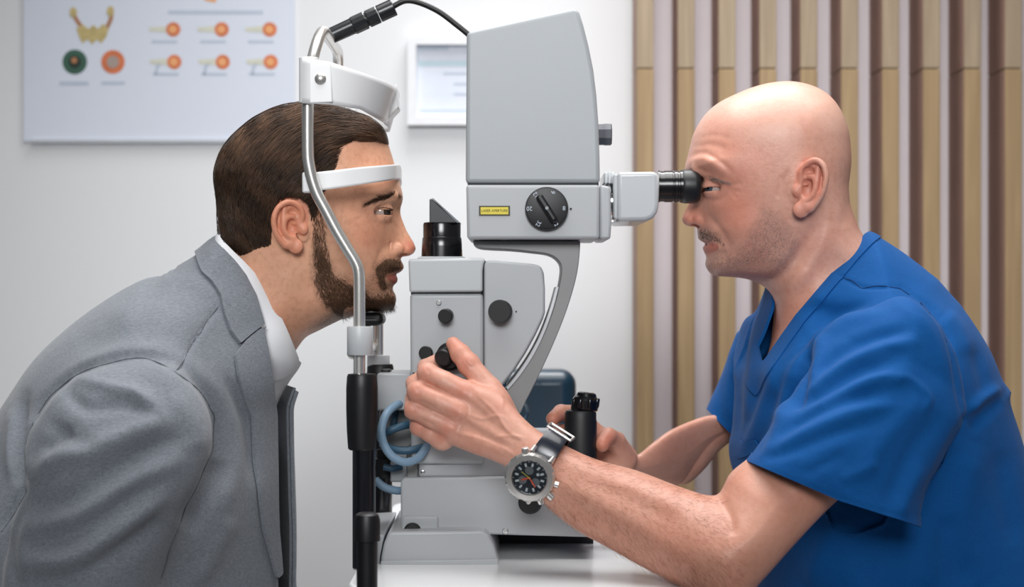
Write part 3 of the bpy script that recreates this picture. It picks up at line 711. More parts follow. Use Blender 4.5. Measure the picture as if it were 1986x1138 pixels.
    pr('wing_side_trim', [(1042,516),(1050,518),(1055,530),(1057,560),(1057,606),(1053,619),(1039,649),(1020,684),(998,718),(976,747),(972,742),(994,712),(1014,680),(1032,646),(1046,612),(1048,606),(1046,545)], NF+4, 39, gb, wing, bev=0.001, seg=1, Y=NF+2)
    pr('wing_groove', [(936,506),(941,506),(941,758),(936,758)], NF+4, 40, dark, bev=0)
    # black objective and mirror
    lens = bmesh.new(); c0 = Pm(857, 500, -8); k = S*K(-8)/1000
    lathe(lens, c0, (0, 0, 1), [(r*k, h*k) for r, h in [(43, -3), (43, 1), (40, 2), (39, 22), (38, 38), (36.5, 40), (36.5, 64), (35, 68), (31, 69), (0, 69)]], 64); lens = bm_obj('objective', lens, gloss, L)
    bm = bmesh.new(); prism(bm, [(833,386),(837,385),(889,432),(833,432)], -28, 12, -28); bm_obj('mirror_prism', bm, mat('mirror_black', (40, 44, 47), 0.3), lens, bevel=0.0008, seg=1)
    bm = bmesh.new(); prism(bm, [(837,383.5),(841,385),(893,432),(887,432)], -29, 13, -28); bm_obj('mirror_plate', bm, mat('mirror_frame', (96, 100, 104), 0.3, metal=0.5), lens)
    pr('objective_seat', [(812,497),(900,497),(904,503),(808,503)], -40, 28, g, bev=0.001, seg=1)
    # knobs of tower and wing
    def knob(name, px, py, y, prof, axis=(0, -1, 0), m=blk, n=40, par=L):
        bm = bmesh.new(); k = S*K(y)/1000; lathe(bm, Pm(px, py, y), axis, [(r*k, h*k) for r, h in prof], n); return bm_obj(name, bm, m, par, angle=30)
    knob('wing_knob', 974, 604, NF-3, [(17, 0), (17, 10), (22, 11), (22.5, 30), (21, 34), (0, 34)], (-0.16, -1, 0.02))
    knob('filter_knob', 868, 611, NF, [(9, 0), (9, 8), (13.5, 9), (14, 26), (12.5, 28), (0, 28)], (-0.15, -1, -0.06))
    knob('cap_screw', 851, 587, NF, [(5, 0), (5, 2), (4, 3), (0, 3)], m=steel)
    knob('centring_knob', 829, 684, NF, [(8, 0), (8, 6), (13, 7), (13.5, 15), (12, 17), (0, 17)], (-0.2, -1, 0))
    sk = knob('slit_knob', 882, 687, NF, [(20, 0), (20, 8), (27, 9), (28, 30), (26, 33), (22, 34), (21, 48), (19, 50), (0, 50)], (-0.28, -1, -0.12), n=28)
    knob('knob_core', 862, 692, NF-27, [(17, 0), (17, 10), (14, 14), (0, 14)], (-0.28, -1, -0.12), par=sk)
    knob('wing_dot', 1001, 604, NF-3, [(1.6, 0), (1.6, 1.2), (0, 1.2)])
    pr('slot_plate', [(800,722),(818,722),(818,735),(800,735)], NF-0.8, NF+2, blk, bev=0.0005, seg=1)
    # left bracket and lower body
    pr('side_bracket', [(731,724),(797,724),(797,795),(731,796)], NF+14, 30, g, bev=0.002, seg=2)
    pr('bracket_screwplate', [(738,717),(756,717),(756,724),(738,724)], -30, 0, blk, bev=0.001, seg=1)
    pr('bracket_rod_block', [(735,797),(800,797),(800,868),(735,868)], -22, 22, gd, bev=0.002, seg=2)
    pr('column_block', [(757,868),(860,868),(860,935),(757,935)], -38, 30, g, bev=0.002, seg=2)
    mid = pr('middle_body', [(812,838),(832,838),(838,846),(1080,846),(1100,925),(812,925)], NF+8, 56, g, bev=0.0025, seg=3)
    pr('middle_side_panel', [(788,868),(812,860),(812,928),(788,928)], NF+12, 52, gd, bev=0.002, seg=2)
    knob('body_screw', 820, 915, NF+8, [(4.5, 0), (4.5, 1.5), (3.5, 2), (0, 2)], m=steel, n=16)
    base = pr('carriage', [(777,933),(783,926),(1128,922),(1150,930),(1152,1042),(777,1032)], NF+2, 70, g, bev=0.003, seg=3)
    zb = P(0, 1040, NF)[2]
    bm = bmesh.new(); box(bm, ((P(985, 0, NF)[0])/1000, 0.075, (TZ+zb)/2000), (0.19, 0.05, (zb-TZ)/1000+0.004)); bm_obj('carriage_gap_shade', bm, mat('gap_shade_dark', (38, 40, 44), 0.6), L)  # dark block stands in for the shade in the gap under the carriage
    knob('carriage_screw', 980, 1030, NF+2, [(6, 0), (6, 1.5), (5, 2.2), (2, 2.2), (1.8, 1.2), (0, 1.2)], m=steel, n=24)
    knob('lock_knob', 1028, 968, NF+4, [(12, 0), (12, 8), (22, 9), (23, 28), (20, 32), (0, 32)], (0, -1, -0.1), n=28)
    # lever box and rail covers at the left foot
    pr('lever_box', [(781,1001),(850,1001),(850,1034),(777,1034)], NF-2, 20, g, bev=0.002, seg=2)
    knob('lever_knob', 800, 1030, NF-2, [(17, 0), (17, 8), (14, 10), (0, 10)], n=32)
    rc = [(752,1034),(760,1031),(936,1028),(946,1036),(958,1058),(964,1080),(966,1096),(738,1103),(739,1080),(744,1055)]
    rail = pr('rail_cover', rc, -100, 95, g, bev=0.003, seg=4, angle=25)
    bm = bmesh.new(); prism(bm, [(738,1088),(966,1084),(967,1098),(738,1104)], -103, 98, -103); bm_obj('rail_flange', bm, g, rail, bevel=0.0012, seg=2)
    pr('rail_end', [(684,1040),(746,1037),(742,1054),(737,1080),(736,1100),(684,1106)], -98, 93, g, bev=0.002, seg=2)
    bm = bmesh.new()
    z0 = TZ/1000
    bm.free()
    for y in (-0.06, 0.06):
        bm = bmesh.new(); tube(bm, [(-0.15, y, z0+0.012), (-0.02, y, z0+0.012)], 0.006, 16); bm_obj('rail_axle', bm, steel, L)
    # cables
    cm = mat('cable_blue', (124, 152, 176), 0.45, var=0.04); cd = mat('cable_teal', (52, 88, 112), 0.45, var=0.05)
    def cable(pts, r, m):
        c = catmull([P(*a) for a in pts], 8)/1000; bm = bmesh.new(); tube(bm, [tuple(a) for a in c], r, 14); return bm_obj('cable', bm, m, L)
    cable([(779,783,-50),(768,786,-66),(750,802,-84),(740,832,-92),(745,862,-92),(762,886,-92),(787,896,-90),(810,888,-84),(826,868,-74),(830,858,-58)], 0.0044, cm)
    cable([(833,858,-60),(815,868,-72),(785,874,-76),(755,868,-70),(738,850,-50)], 0.0040, cd)
    cable([(800,822,-50),(780,826,-64),(752,836,-66),(736,846,-50)], 0.0042, cd)
    cable([(728,930,-60),(745,944,-62),(768,951,-58),(784,950,-48)], 0.0042, cm)
    cable([(768,790,-20),(766,806,-30),(762,826,-34),(752,840,-40)], 0.0036, cd)
    cable([(778,905,-45),(762,908,-50),(744,905,-50)], 0.0036, cd)
    cable([(1000,770,60),(1018,780,80),(1024,800,95),(1016,818,90)], 0.0022, cd)
    bm = bmesh.new(); lathe(bm, Pm(746, 925, -20), (0, 0, 1), [(0.0125, 0), (0.0125, 0.02), (0.009, 0.021), (0.009, 0.03)], 32); bm_obj('pivot_nut', bm, blk, L)
    # joystick
    js = bmesh.new(); c0 = Pm(1127, 1040, -12); k = S*K(-12)/1000
    lathe(js, Pm(1126, 905, -12), (0.0, 0, 1), [(r*k, h*k) for r, h in [(22, -130), (22, -20), (31, -14), (31.5, 0), (31.5, 88), (30.5, 92), (30.5, 104), (28, 109), (19, 111), (19, 118), (0, 118)]], 48); js = bm_obj('joystick', js, mat('joystick_black', (20, 21, 24), 0.5, var=0.08), L)
    bm = bmesh.new(); prof = [(22, 0), (25, 3), (26, 20), (24, 25), (20, 28), (18, 34), (14, 36), (0, 36)]
    lathe(bm, Pm(1134, 796, -12), (0.12, 0, 1), [(r*k, h*k) for r, h in prof], 48); cap = bm_obj('joystick_cap', bm, gloss, js, angle=25)
    for i in range(8):
        a = i*math.pi/4+0.3; bm = bmesh.new(); c = Pm(1135, 786, -12)+Vector((math.cos(a)*24*k, math.sin(a)*24*k, -0.0008))
        lathe(bm, c, (0.12, 0, 1), [(4.0*k, -2*k), (4.4*k, 0), (4.4*k, 13*k), (3.6*k, 15*k), (0, 15*k)], 14); bm_obj('cap_lug', bm, gloss, cap)
build_slit_lamp()
# ================================================================ headrest
def build_headrest():
    Hr = empty('headrest', (-0.17, 0, TZ/1000), 'chrome headrest frame with white plastic forehead band, raised visor and black grip tube', 'headrest')
    chrome = mat('chrome_tube', (236, 234, 230), 0.24, metal=0.8, var=0.01); white = mat('visor_plastic', (240, 241, 242), 0.35, var=0.005, coat=0.2); black = mat('headrest_black', (17, 18, 21), 0.42, var=0.05); grey = mat('collar_grey', (196, 199, 202), 0.4)
    Yn, Yf = -128, 118; R = 11.6*S*K(Yn)/1000
    def q(px, py, Y): return P(px, py, Yn)*np.array([1, 0, 1])+np.array([0, Y, 0])
    side = [(697,735),(697,640),(697,590),(697,560),(696,530),(690,510),(672,480),(652,446),(632,408),(616,378),(606,350),(599,318),(597,290),(597,200),(598,140)]
    near = catmull([q(a, b, Yn) for a, b in side], 6); far = catmull([q(a, b, Yf) for a, b in side], 6)
    xt = q(598, 0, 0)[0]; top = []; r = 58; z1 = q(0, 45, 0)[2]
    for a in np.linspace(0, 90, 9)[0:]: A = math.radians(a); top.append((xt+10*math.sin(A), Yn+r-r*math.cos(A), z1-r+r*math.sin(A)))
    for a in np.linspace(90, 0, 9): A = math.radians(a); top.append((xt+10*math.sin(A), Yf-r+r*math.cos(A), z1-r+r*math.sin(A)))
    path = [tuple(p_/1000) for p_ in near]+[tuple(np.array(t)/1000) for t in top]+[tuple(p_/1000) for p_ in far[::-1]]
    bm = bmesh.new(); tube(bm, path, R, 20); bm_obj('chrome_frame', bm, chrome, Hr)
    k = S*K(Yn)/1000
    for Y in (Yn, Yf):
        bm = bmesh.new(); c = Vector(q(698, 688 if Y < 0 else 760, Y))/1000
        lathe(bm, c, (0, 0, 1), [(24*k, 0), (25*k, 1.5*k), (25*k, 53*k), (24*k, 55*k), (13*k, 55*k)], 40); bm_obj('collar', bm, grey, Hr)
        c = Vector(q(702, 872, Y))/1000; bm = bmesh.new()
        lathe(bm, c, (0, 0, 1), [(24*k, 0), (27*k, 3*k), (29.5*k, 40*k), (30.5*k, 80*k), (30.5*k, 120*k), (29*k, 142*k), (27*k, 147*k), (18*k, 148*k)], 40); bm_obj('grip', bm, black, Hr)
        c = Vector(q(706, 1040, Y))/1000; bm = bmesh.new()
        lathe(bm, c, (0, 0, 1), [(22.5*k, -(1040-1100)*-k*1.0), (22.5*k, 170*k), (20*k, 172*k)], 36); bm_obj('lower_tube', bm, mat('tube_black_gloss', (14, 15, 20), 0.2, coat=0.4), Hr)
    # joystick-like side handle standing in front
    Yh = -290; kh = S*K(Yh)/1000
    c = Pm(712, 1240, Yh); bm = bmesh.new()
    lathe(bm, c, (0, 0, 1), [(20*kh, 0), (20.5*kh, 175*kh), (24*kh, 185*kh), (25*kh, 192*kh), (24*kh, 240*kh), (20*kh, 244*kh), (17*kh, 246*kh), (0, 246*kh)][0:0]+[(20*kh, 0), (20.5*kh, 190*kh), (25.5*kh, 192*kh), (25.5*kh, 232*kh), (22*kh, 242*kh), (16*kh, 246*kh), (0, 246*kh)], 36)
    hd = bm_obj('hand_grip', bm, black, Hr)
    bm = bmesh.new(); tube(bm, [tuple(Pm(712, 1236, Yh)), tuple(Vector((Pm(712, 1236, Yh).x, -0.14, 0.728)))], 0.008, 16); bm_obj('grip_arm', bm, black, Hr)
    # chin rest
    bm = bmesh.new(); zc = P(0, 624, 0)[2]/1000; x = P(712, 0, 0)[0]/1000
    for i in range(1): tube(bm, [(x-0.004, Yn/1000+0.0, zc-0.03), (x-0.002, -0.05, zc-0.03), (x-0.002, 0.05, zc-0.03), (x-0.004, Yf/1000, zc-0.03)], 0.006, 14)
    bar = bm_obj('chin_bar', bm, chrome, Hr)
    bm = bmesh.new(); box(bm, (x+0.004, 0, zc+0.003), (0.030, 0.055, 0.014)); bm_obj('chin_cup', bm, black, Hr, bevel=0.008, seg=4)
    bm = bmesh.new(); lathe(bm, (x-0.002, 0.0, zc-0.032), (0, 0, 1), [(0.006, 0), (0.006, 0.03)], 20); bm_obj('chin_post', bm, chrome, Hr)
    # plastic sheets bent round between the posts
    def sheet(name, prof, ycurve, th, m):
        """prof(s)-> (x, ztop, zbottom) for s in 0..1, where y runs near to far"""
        bm = bmesh.new(); rows = []
        for i in range(49):
            s_ = i/48; x_, y_, a_, b_ = prof(s_); rows.append([bm.verts.new((x_/1000, y_/1000, (a_+(b_-a_)*j/8)/1000)) for j in range(9)])
        for r0, r1 in zip(rows[:-1], rows[1:]):
            for j in range(8): bm.faces.new((r0[j], r0[j+1], r1[j+1], r1[j]))
        o = bm_obj(name, bm, m, Hr); md = o.modifiers.new('t', 'SOLIDIFY'); md.thickness = th; md.offset = 0; return o
    def wrap(name, Yh, front, top, bot, th, m, cut=0.0, pw=0.62):
        """a strip bent round the head: top/bot give its edges as (px, py) along the near half"""
        bm = bmesh.new(); rows = []
        for i in range(61):
            a = (i/60-0.5)*2; sg = 1 if a > 0 else -1; a = abs(a); th_ = a*math.pi/2; Y = Yh*math.sin(th_)**0.95; c = max(math.cos(th_), 0)**pw
            row = []
            for j in range(9):
                f = j/8; e = []
                for ed in (top, bot):
                    px = ed[0][0]+(ed[-1][0]-ed[0][0])*c; xs, ys = zip(*ed); e.append((px, float(np.interp(px, xs, ys))))
                px = e[0][0]*(1-f)+e[1][0]*f; py = e[0][1]*(1-f)+e[1][1]*f; q_ = P(px, py, -Y); row.append(bm.verts.new((q_[0]/1000, sg*Y/1000, q_[2]/1000)))
            rows.append(row)
        for r0, r1 in zip(rows[:-1], rows[1:]):
            for j in range(8): bm.faces.new((r0[j], r0[j+1], r1[j+1], r1[j]))
        o = bm_obj(name, bm, m, Hr, angle=60); md = o.modifiers.new('t', 'SOLIDIFY'); md.thickness = th; md.offset = 0; return o
    wrap('forehead_band', 117, 0, [(592,336),(640,331),(700,324),(773,318)], [(596,372),(640,367),(700,358),(773,347)], 0.002, white, pw=0.5)
    vz = wrap('visor', 139, 0, [(586,112),(640,120),(700,140),(740,155),(770,170)], [(586,200),(640,203),(700,212),(749,240)], 0.002, white, pw=0.7)
    # collar wrapped round the near and far post
    for Y in (Yn, Yf):
        bm = bmesh.new(); c = Vector(q(599, 200, Y))/1000; lathe(bm, c, (0, 0, 1), [(18*k, 0), (19*k, 1*k), (19*k, 87*k), (18*k, 88*k)], 36); o = bm_obj('visor_sleeve', bm, white, Hr)
        bm = bmesh.new(); prism(bm, [(600,113),(641,122),(645,198),(600,200)], Y-12 if Y < 0 else Y+9, Y-9 if Y < 0 else Y+12, Yn-12); bm_obj('sleeve_tab', bm, white, o, bevel=0.001, seg=2)
        bm = bmesh.new(); lathe(bm, Vector(q(624, 156, Y-12 if Y < 0 else Y+12))/1000, (0, -1 if Y < 0 else 1, 0), [(11.5*k, 0), (11*k, 2*k), (8*k, 4.5*k), (4*k, 6*k), (0, 6.4*k)], 32); bm_obj('visor_rivet', bm, chrome, o)
    bm = bmesh.new(); a = P(770, 165, 0); b_ = P(746, 243, 0); c = P(775, 212, 0)
    vs = [bm.verts.new((p_[0]/1000, yy, p_[2]/1000)) for yy in (-0.018, 0.018) for p_ in (a, b_, c)]
    bm.faces.new(vs[:3]); bm.faces.new(vs[3:][::-1])
    for i in range(3): j = (i+1) % 3; bm.faces.new((vs[i], vs[j], vs[j+3], vs[i+3]))
    bm_obj('visor_pad', bm, white, vz, bevel=0.0015, seg=2)
    bm = bmesh.new(); box(bm, Vector(q(594, 353, Yn+11))/1000, (0.010, 0.012, 0.021)); bm_obj('band_clip', bm, white, Hr, bevel=0.002, seg=2)
build_headrest()
def build_fixation():
    Fx = empty('fixation_lamp', tuple(Pm(700, 40, -20)), 'black fixation lamp with a ribbed grip clipped on top of the headrest', 'lamp')
    blk = mat('fixation_black', (26, 29, 33), 0.32, var=0.05, coat=0.2); dk = mat('fixation_dark', (14, 15, 17), 0.45)
    y0 = -14; k = S*K(y0)/1000
    a = Pm(628, 76, y0+0); b = Pm(768, 12, y0); ax = (b-a).normalized(); Lp = (b-a).length/k
    bm = bmesh.new(); prof = [(0, -2), (6, -1), (9, 4), (9, 14), (15.5, 17), (16, 62), (16, 63)]
    lathe(bm, a, ax, [(r*k, h*k) for r, h in prof], 32); bm_obj('lamp_head', bm, blk, Fx)
    for i, (h0, h1, r) in enumerate(((62, 90, 18), (93, 116, 17.5), (117, 150, 17))):
        bm = bmesh.new(); lathe(bm, a+ax*h0*k, ax, [(r*0.94*k, 0), (r*k, 1.5*k), (r*k, (h1-h0-1.5)*k), (r*0.94*k, (h1-h0)*k)], 12 if i < 2 else 32); bm_obj('ribbed_grip', bm, blk, Fx, angle=20)
    bm = bmesh.new(); lathe(bm, a+ax*89*k, ax, [(14*k, 0), (14*k, 6*k)], 24); bm_obj('grip_core', bm, dk, Fx)
    c = catmull([P(760,14,y0),(P(785,2,y0)),P(812,5,y0),P(850,22,y0),P(885,48,y0),P(912,70,y0)], 8)/1000
    bm = bmesh.new(); tube(bm, [tuple(p_) for p_ in c], 5.4*k, 16); bm_obj('cable', bm, dk, Fx)
build_fixation()
# ================================================================ wristwatch
def build_watch():
    ctr = P(1055, 893, -163); axis = np.array([0.81, -0.18, -0.50]); axis /= np.linalg.norm(axis)   # along the forearm
    W = empty('wristwatch', tuple(ctr/1000), 'steel diver chronograph watch with black dial on a black rubber strap at the near wrist', 'watch')
    steel = mat('watch_steel', (232, 229, 225), 0.26, metal=0.85, var=0.08, vscale=300); rub = mat('strap_rubber', (26, 32, 44), 0.28, var=0.05, coat=0.3)
    # strap ring round the wrist
    case = P(1029, 922, -186)/1000
    toCam = np.array([-0.05, -0.93, -0.30]); toCam -= axis*(toCam@axis); toCam /= np.linalg.norm(toCam); up = np.cross(axis, toCam); up = up if up[2] > 0 else -up
    bm = bmesh.new(); rings = []; n = 64
    for i in range(n):
        a = 2*math.pi*i/n; rr = (30.5, 24.0); r_ = ctr+up*math.cos(a)*rr[0]+toCam*math.sin(a)*rr[1]; nrm = up*math.cos(a)/rr[0]+toCam*math.sin(a)/rr[1]; nrm /= np.linalg.norm(nrm)
        wd = 10.5+1.5*max(0, math.sin(a))
        rings.append([bm.verts.new(tuple((r_+axis*s_*wd+nrm*t_)/1000)) for s_, t_ in ((-1, 0), (-1, 2.4), (-0.55, 3.4), (0, 3.0), (0.55, 3.4), (1, 2.4), (1, 0))])
    for i in range(n):
        A, B = rings[i], rings[(i+1) % n]
        for j in range(7): bm.faces.new((A[j], A[(j+1) % 7], B[(j+1) % 7], B[j]))
    bm_obj('strap', bm, rub, W)
    # buckle frame
    bc = ctr+up*33.5+toCam*-4; bm = bmesh.new(); pts = [bc+axis*a+toCam*b for a, b in ((-13.5, 6), (13.5, 6), (13.5, -7), (-13.5, -7), (-13.5, 6))]
    for p0, p1 in zip(pts[:-1], pts[1:]): tube(bm, [tuple(p0/1000), tuple(p1/1000)], 0.0013, 10)
    bm_obj('buckle', bm, steel, W)
    # case, facing the camera
    d = Vector((-0.16, -0.93, -0.20)).normalized(); R = frame_z(d); c = Vector(case)-d*0.004; r = 49*S*K(-190)/1000; c = c+d*0.003
    bm = bmesh.new(); lathe(bm, c, d, [(r*0.90, -0.006), (r*0.97, -0.003), (r*0.97, 0.003), (r*0.92, 0.0042)], 64); cs = bm_obj('case', bm, steel, W)
    bm = bmesh.new(); n = 96; prof = [(0.97, 0.003), (1.0, 0.0045), (1.0, 0.0065), (0.93, 0.0085), (0.74, 0.0090), (0.69, 0.0078)]; rings = []
    for rr, h in prof: rings.append([bm.verts.new(c+R@Vector((r*(rr+(0.025*(math.cos(24*2*math.pi*i/n) > 0) if rr > 0.95 else 0))*math.cos(2*math.pi*i/n), r*(rr+(0.025*(math.cos(24*2*math.pi*i/n) > 0) if rr > 0.95 else 0))*math.sin(2*math.pi*i/n), h))) for i in range(n)])
    for A, B in zip(rings[:-1], rings[1:]):
        for i in range(n): bm.faces.new((A[i], A[(i+1) % n], B[(i+1) % n], B[i]))
    bm.faces.new(rings[0][::-1]); bz = bm_obj('bezel', bm, steel, W, angle=25)
    dm = mat('watch_dial_navy', (26, 38, 50), 0.35, var=0.1); bm = bmesh.new(); lathe(bm, c, d, [(r*0.71, 0.0070), (r*0.71, 0.0080), (r*0.62, 0.0068), (0, 0.0068)], 64); dl = bm_obj('dial', bm, dm, W)
    lum = mat('watch_index', (205, 214, 214), 0.4); red = mat('watch_red', (226, 92, 66), 0.4); yel = mat('watch_yellow', (214, 206, 90), 0.4); dark = mat('watch_black', (12, 13, 16), 0.4)
    def mark(name, ang, rad, sx, sy, m, h=0.0072, par=dl):
        a = math.radians(ang); bm = bmesh.new(); M = R @ Matrix.Rotation(a, 3, 'Z'); p_ = c+M@Vector((rad*r*0.9, 0, h)); box(bm, p_, (sx*r*0.9, sy*r*0.9, 0.0005), M); return bm_obj(name, bm, m, par, smooth=False)
    for i in range(12): mark('hour_index', 15+i*30, 0.58, 0.16, 0.09, lum)
    for i in range(60): mark('minute_tick', i*6, 0.72, 0.05, 0.018, lum, 0.0079) if i % 5 == 0 else None
    for a, rad in ((90, 0.28), (200, 0.30), (320, 0.30)):
        A = math.radians(a); p_ = c+R@Vector((rad*r*math.cos(A), rad*r*math.sin(A), 0.0069)); bm = bmesh.new(); lathe(bm, p_, d, [(0.17*r, 0), (0.17*r, 0.0004), (0.15*r, 0.0005), (0.15*r, 0.0002), (0, 0.0002)], 28); bm_obj('subdial', bm, mat('subdial_grey', (120, 128, 132), 0.4, metal=0.5), dl)
    mark('hour_hand', 196, 0.18, 0.40, 0.08, red, 0.0078); mark('minute_hand', 300, 0.24, 0.5, 0.06, red, 0.0082); mark('second_hand', 140, 0.2, 0.5, 0.03, yel, 0.0086); mark('date_window', 20, 0.4, 0.12, 0.12, lum)
    bm = bmesh.new(); lathe(bm, c, d, [(r*0.71, 0.0088), (r*0.5, 0.0094), (0, 0.0098)], 48)
    glass, nt, b = newmat('watch_crystal'); b.inputs['Transmission Weight'].default_value = 1.0; b.inputs['Roughness'].default_value = 0.03; b.inputs['IOR'].default_value = 1.25; b.inputs['Base Color'].default_value = (1, 1, 1, 1)
    bm_obj('crystal', bm, glass, W)
    for ang, rr, ln in ((-14, 0.11, 0.0075), (-38, 0.09, 0.006), (14, 0.09, 0.006), (128, 0.10, 0.0065)):
        a = math.radians(ang); dirn = (R@Vector((math.cos(a), math.sin(a), 0)))
        # steel pushers sit towards the elbow
        pa = Vector(axis).normalized(); base_dir = (pa-d*pa.dot(d)).normalized(); side_ = d.cross(base_dir); dd = (base_dir*math.cos(a)+side_*math.sin(a))
        bm = bmesh.new(); lathe(bm, c+dd*(r*0.93)+d*0.0045, dd, [(rr*r*0.9, 0), (rr*r*0.9, 0.002), (rr*r*1.5, 0.0022), (rr*r*1.5, ln), (rr*r*1.2, ln+0.0006), (0, ln+0.0006)], 20); bm_obj('crown' if ang == -14 else 'pusher', bm, steel, W)
    for sgn in (1, -1):
        for s2 in (-1, 1):
            bm = bmesh.new(); pa = up*sgn; p0 = np.array(c)+pa/1000*22+axis/1000*10.5*s2; p1 = p0+pa/1000*5.5-toCam/1000*4; tube(bm, [tuple(p0), tuple(p1)], [0.0032, 0.0022], 12); bm_obj('lug', bm, steel, W)
build_watch()
# ================================================================ the patient (left, faces right)
def build_patient():
    root = empty('person', (-0.32, 0.03, 0.0), 'bearded dark-haired man in a grey suit leaning his forehead into the headrest', 'person')
    skin = skin_mat('skin_patient', (234, 180, 148), (212, 122, 94), (172, 106, 76), (62, 42, 32), 0.85)
    ylim = 95
    lo = P(395, 800, 0); hi = P(830, 180, 0)
    F = Field((lo[0], -ylim, lo[2]), (hi[0], ylim, hi[2]), 1.25)
    out = [(578,206),(620,208),(680,222),(722,238),(746,262),(757,292),(765,318),(773,346),(778,366),(781,380),(780,392),(777,403),(777,416),(783,434),(789,448),(796,460),(803,472),(806,482),(802,491),(792,496),(780,498),(777,503),(781,511),(783,519),(777,527),(768,532),(771,539),(770,547),(763,554),(762,562),(767,572),(768,584),(763,596),(748,603),(727,603),(700,606),(668,617),(640,630),(618,641),(596,652),(584,664),(566,690),(545,720),(525,760),(515,820),(400,800),(424,560),(440,500),(440,470),(432,440),(428,394),(425,350),(431,318),(446,288),(470,260),(506,233),(545,214)]
    ct = [(560,250,76,60),(480,300,74,60),(500,380,74,58),(450,440,64,42),(620,260,75,56),(600,330,76,60),(560,450,70,48),(620,400,74,48),(660,330,72,46),
        (700,270,66,44),(735,305,55,32),(750,340,55,26),(700,330,67,42),(768,378,42,12),(745,385,56,24),(700,382,65,36),
        (772,406,9,7),(763,413,20,9),(748,420,38,18),(715,415,57,27),(680,420,66,32),(780,440,8,6),(771,445,13,8),(757,450,25,10),(735,455,44,18),(700,455,60,28),(650,450,68,35),
        (800,478,11,7),(790,470,10,6),(785,487,12,6),(767,480,15,8),(752,482,26,9),(735,490,40,16),(700,500,57,26),(650,500,64,35),
        (777,510,17,8),(762,517,26,10),(740,520,36,14),(715,530,47,20),(768,530,17,8),(764,547,18,8),(745,535,33,12),
        (759,557,20,9),(755,582,27,14),(740,590,32,17),(730,560,39,17),(700,570,46,24),(660,560,55,30),(640,520,61,34),
        (700,598,36,17),(660,600,47,20),(640,585,53,26),(620,555,58,34),(600,530,62,40),(600,610,56,38),(560,600,58,42),(560,680,57,42),(520,600,60,44),(480,550,60,44),(450,500,58,40),(500,700,62,48),(500,790,70,50)]
    F.relief(out, ct, 0, 0.0)
    for sd in (-1, 1):
        Y = lambda mm: sd*mm
        Pp = lambda px, py, mm: P(px, py, -mm)*np.array([1, -sd, 1])
        # orbit, eyeball lids, nose wing, nostril
        F.ellip(Pp(742, 410, 47), (9, 9, 6.5), 5, cut=True)
        F.ellip(Pp(763, 412, 24), (7, 8, 6.5), 4, cut=True)
        ec = Pp(738, 411, 32.5)
        F.ellip(ec, (14.2, 13.6, 13.0), 3)
        F.capsule(Pp(716, 392, 55), Pp(764, 382, 33), 4.2, 4.6, 5)           # brow ridge
        F.capsule(Pp(712, 402, 51), Pp(752, 395, 36), 2.4, 2.6, 2.5)         # upper lid fold
        F.ellip(Pp(769, 482, 13.5), (8.2, 5.2, 6.6), 2.2)                    # nose wing
        F.ellip(Pp(780, 494, 7), (5.5, 3.0, 3.0), 1.0, cut=True)
        F.capsule(Pp(757, 470, 21), Pp(753, 487, 21), 1.2, 1.2, 1.5, cut=True)
        # eye opening: a wedge narrowing to the outer corner
        sl, X, Yy, Z = F.sub(Pp(708, 440, 80)*[1, 1, 1] if sd < 0 else Pp(708, 440, 80)*[1, 0, 1], (Pp(775, 380, 0)[0], 0 if sd < 0 else 80, Pp(775, 380, 0)[2]))
        oc = Pp(718, 413.5, 45); ic = Pp(756, 412, 28)
        a = np.clip((X-oc[0])/(ic[0]-oc[0]), -1, 1.6)
        up = oc[2]+0.3+4.2*np.sqrt(np.clip(a, 0, 1.2)) - 2.8*np.clip(a-0.55, 0, 1); dn = oc[2]-0.2-1.4*np.sqrt(np.clip(a, 0, 1.2))
        g = np.minimum(np.minimum(up-Z, Z-dn), X-oc[0]+0.0*Yy)
        near = np.sqrt((X-ec[0])**2+(Yy-ec[1])**2+(Z-ec[2])**2)
        g = np.minimum(g, 17-near); F.cut(sl, g.astype(np.float32), 0.6)
        F.ellip(ec, (11.6, 11.6, 11.6), 0, cut=True)
        ear(F, P(597, 0, -74)[0]/S/K(-74)+CX, 529, 387, 494, -72*1 if sd < 0 else 72, True, lean=0.12*-1, side=sd)
    F.capsule(P(776, 532, -16), P(745, 537, -33), 1.1, 0.8, 1.0, cut=True)
    F.capsule(P(776, 532, 16), P(745, 537, 33), 1.1, 0.8, 1.0, cut=True)
    F.capsule(P(772, 532, -14), P(772, 532, 14), 0.9, 0.9, 0.8, cut=True)
    v, q = F.mesh(1)
    p = proj(v); nr = normals(v, q); yb = np.abs(v[:, 1])
    st = strokes(p, [([(752,470),(738,492),(730,515),(728,530)], -1.1, 5), ([(757,565),(742,556),(735,545)], -0.9, 5),
        ([(712,422),(726,430),(744,434),(758,431)], -0.9, 3.5), ([(704,418),(696,424)], -0.5, 3), ([(703,412),(692,413)], -0.5, 3),
        ([(700,370),(740,362),(770,352)], -0.4, 4), ([(690,340),(740,330),(768,322)], -0.3, 4),
        ([(612,530),(640,575),(668,600),(700,603)], 2.0, 13), ([(590,640),(630,610),(670,612)], -1.5, 12),
        ([(560,520),(540,600),(520,680)], 2.0, 14), ([(590,560),(580,620)], -1.0, 14)])
    v = v+nr*(st*np.clip(yb/0.008, 0, 1))[:, None]/1000
    me = np_mesh('person_body', v, q)
    p3 = v*1000
    # masks in real surface coordinates (read where each spot shows)
    beardpoly = [(612,455),(628,470),(640,500),(652,525),(680,540),(706,548),(722,528),(728,512),(745,500),(770,497),(790,500),(790,530),(768,528),(748,533),(752,545),(768,552),(790,560),(790,620),(600,640),(640,606),(616,575),(604,540),(606,500)]
    d = inpoly(p, beardpoly); n1 = vnoise(p3, 5, 3)
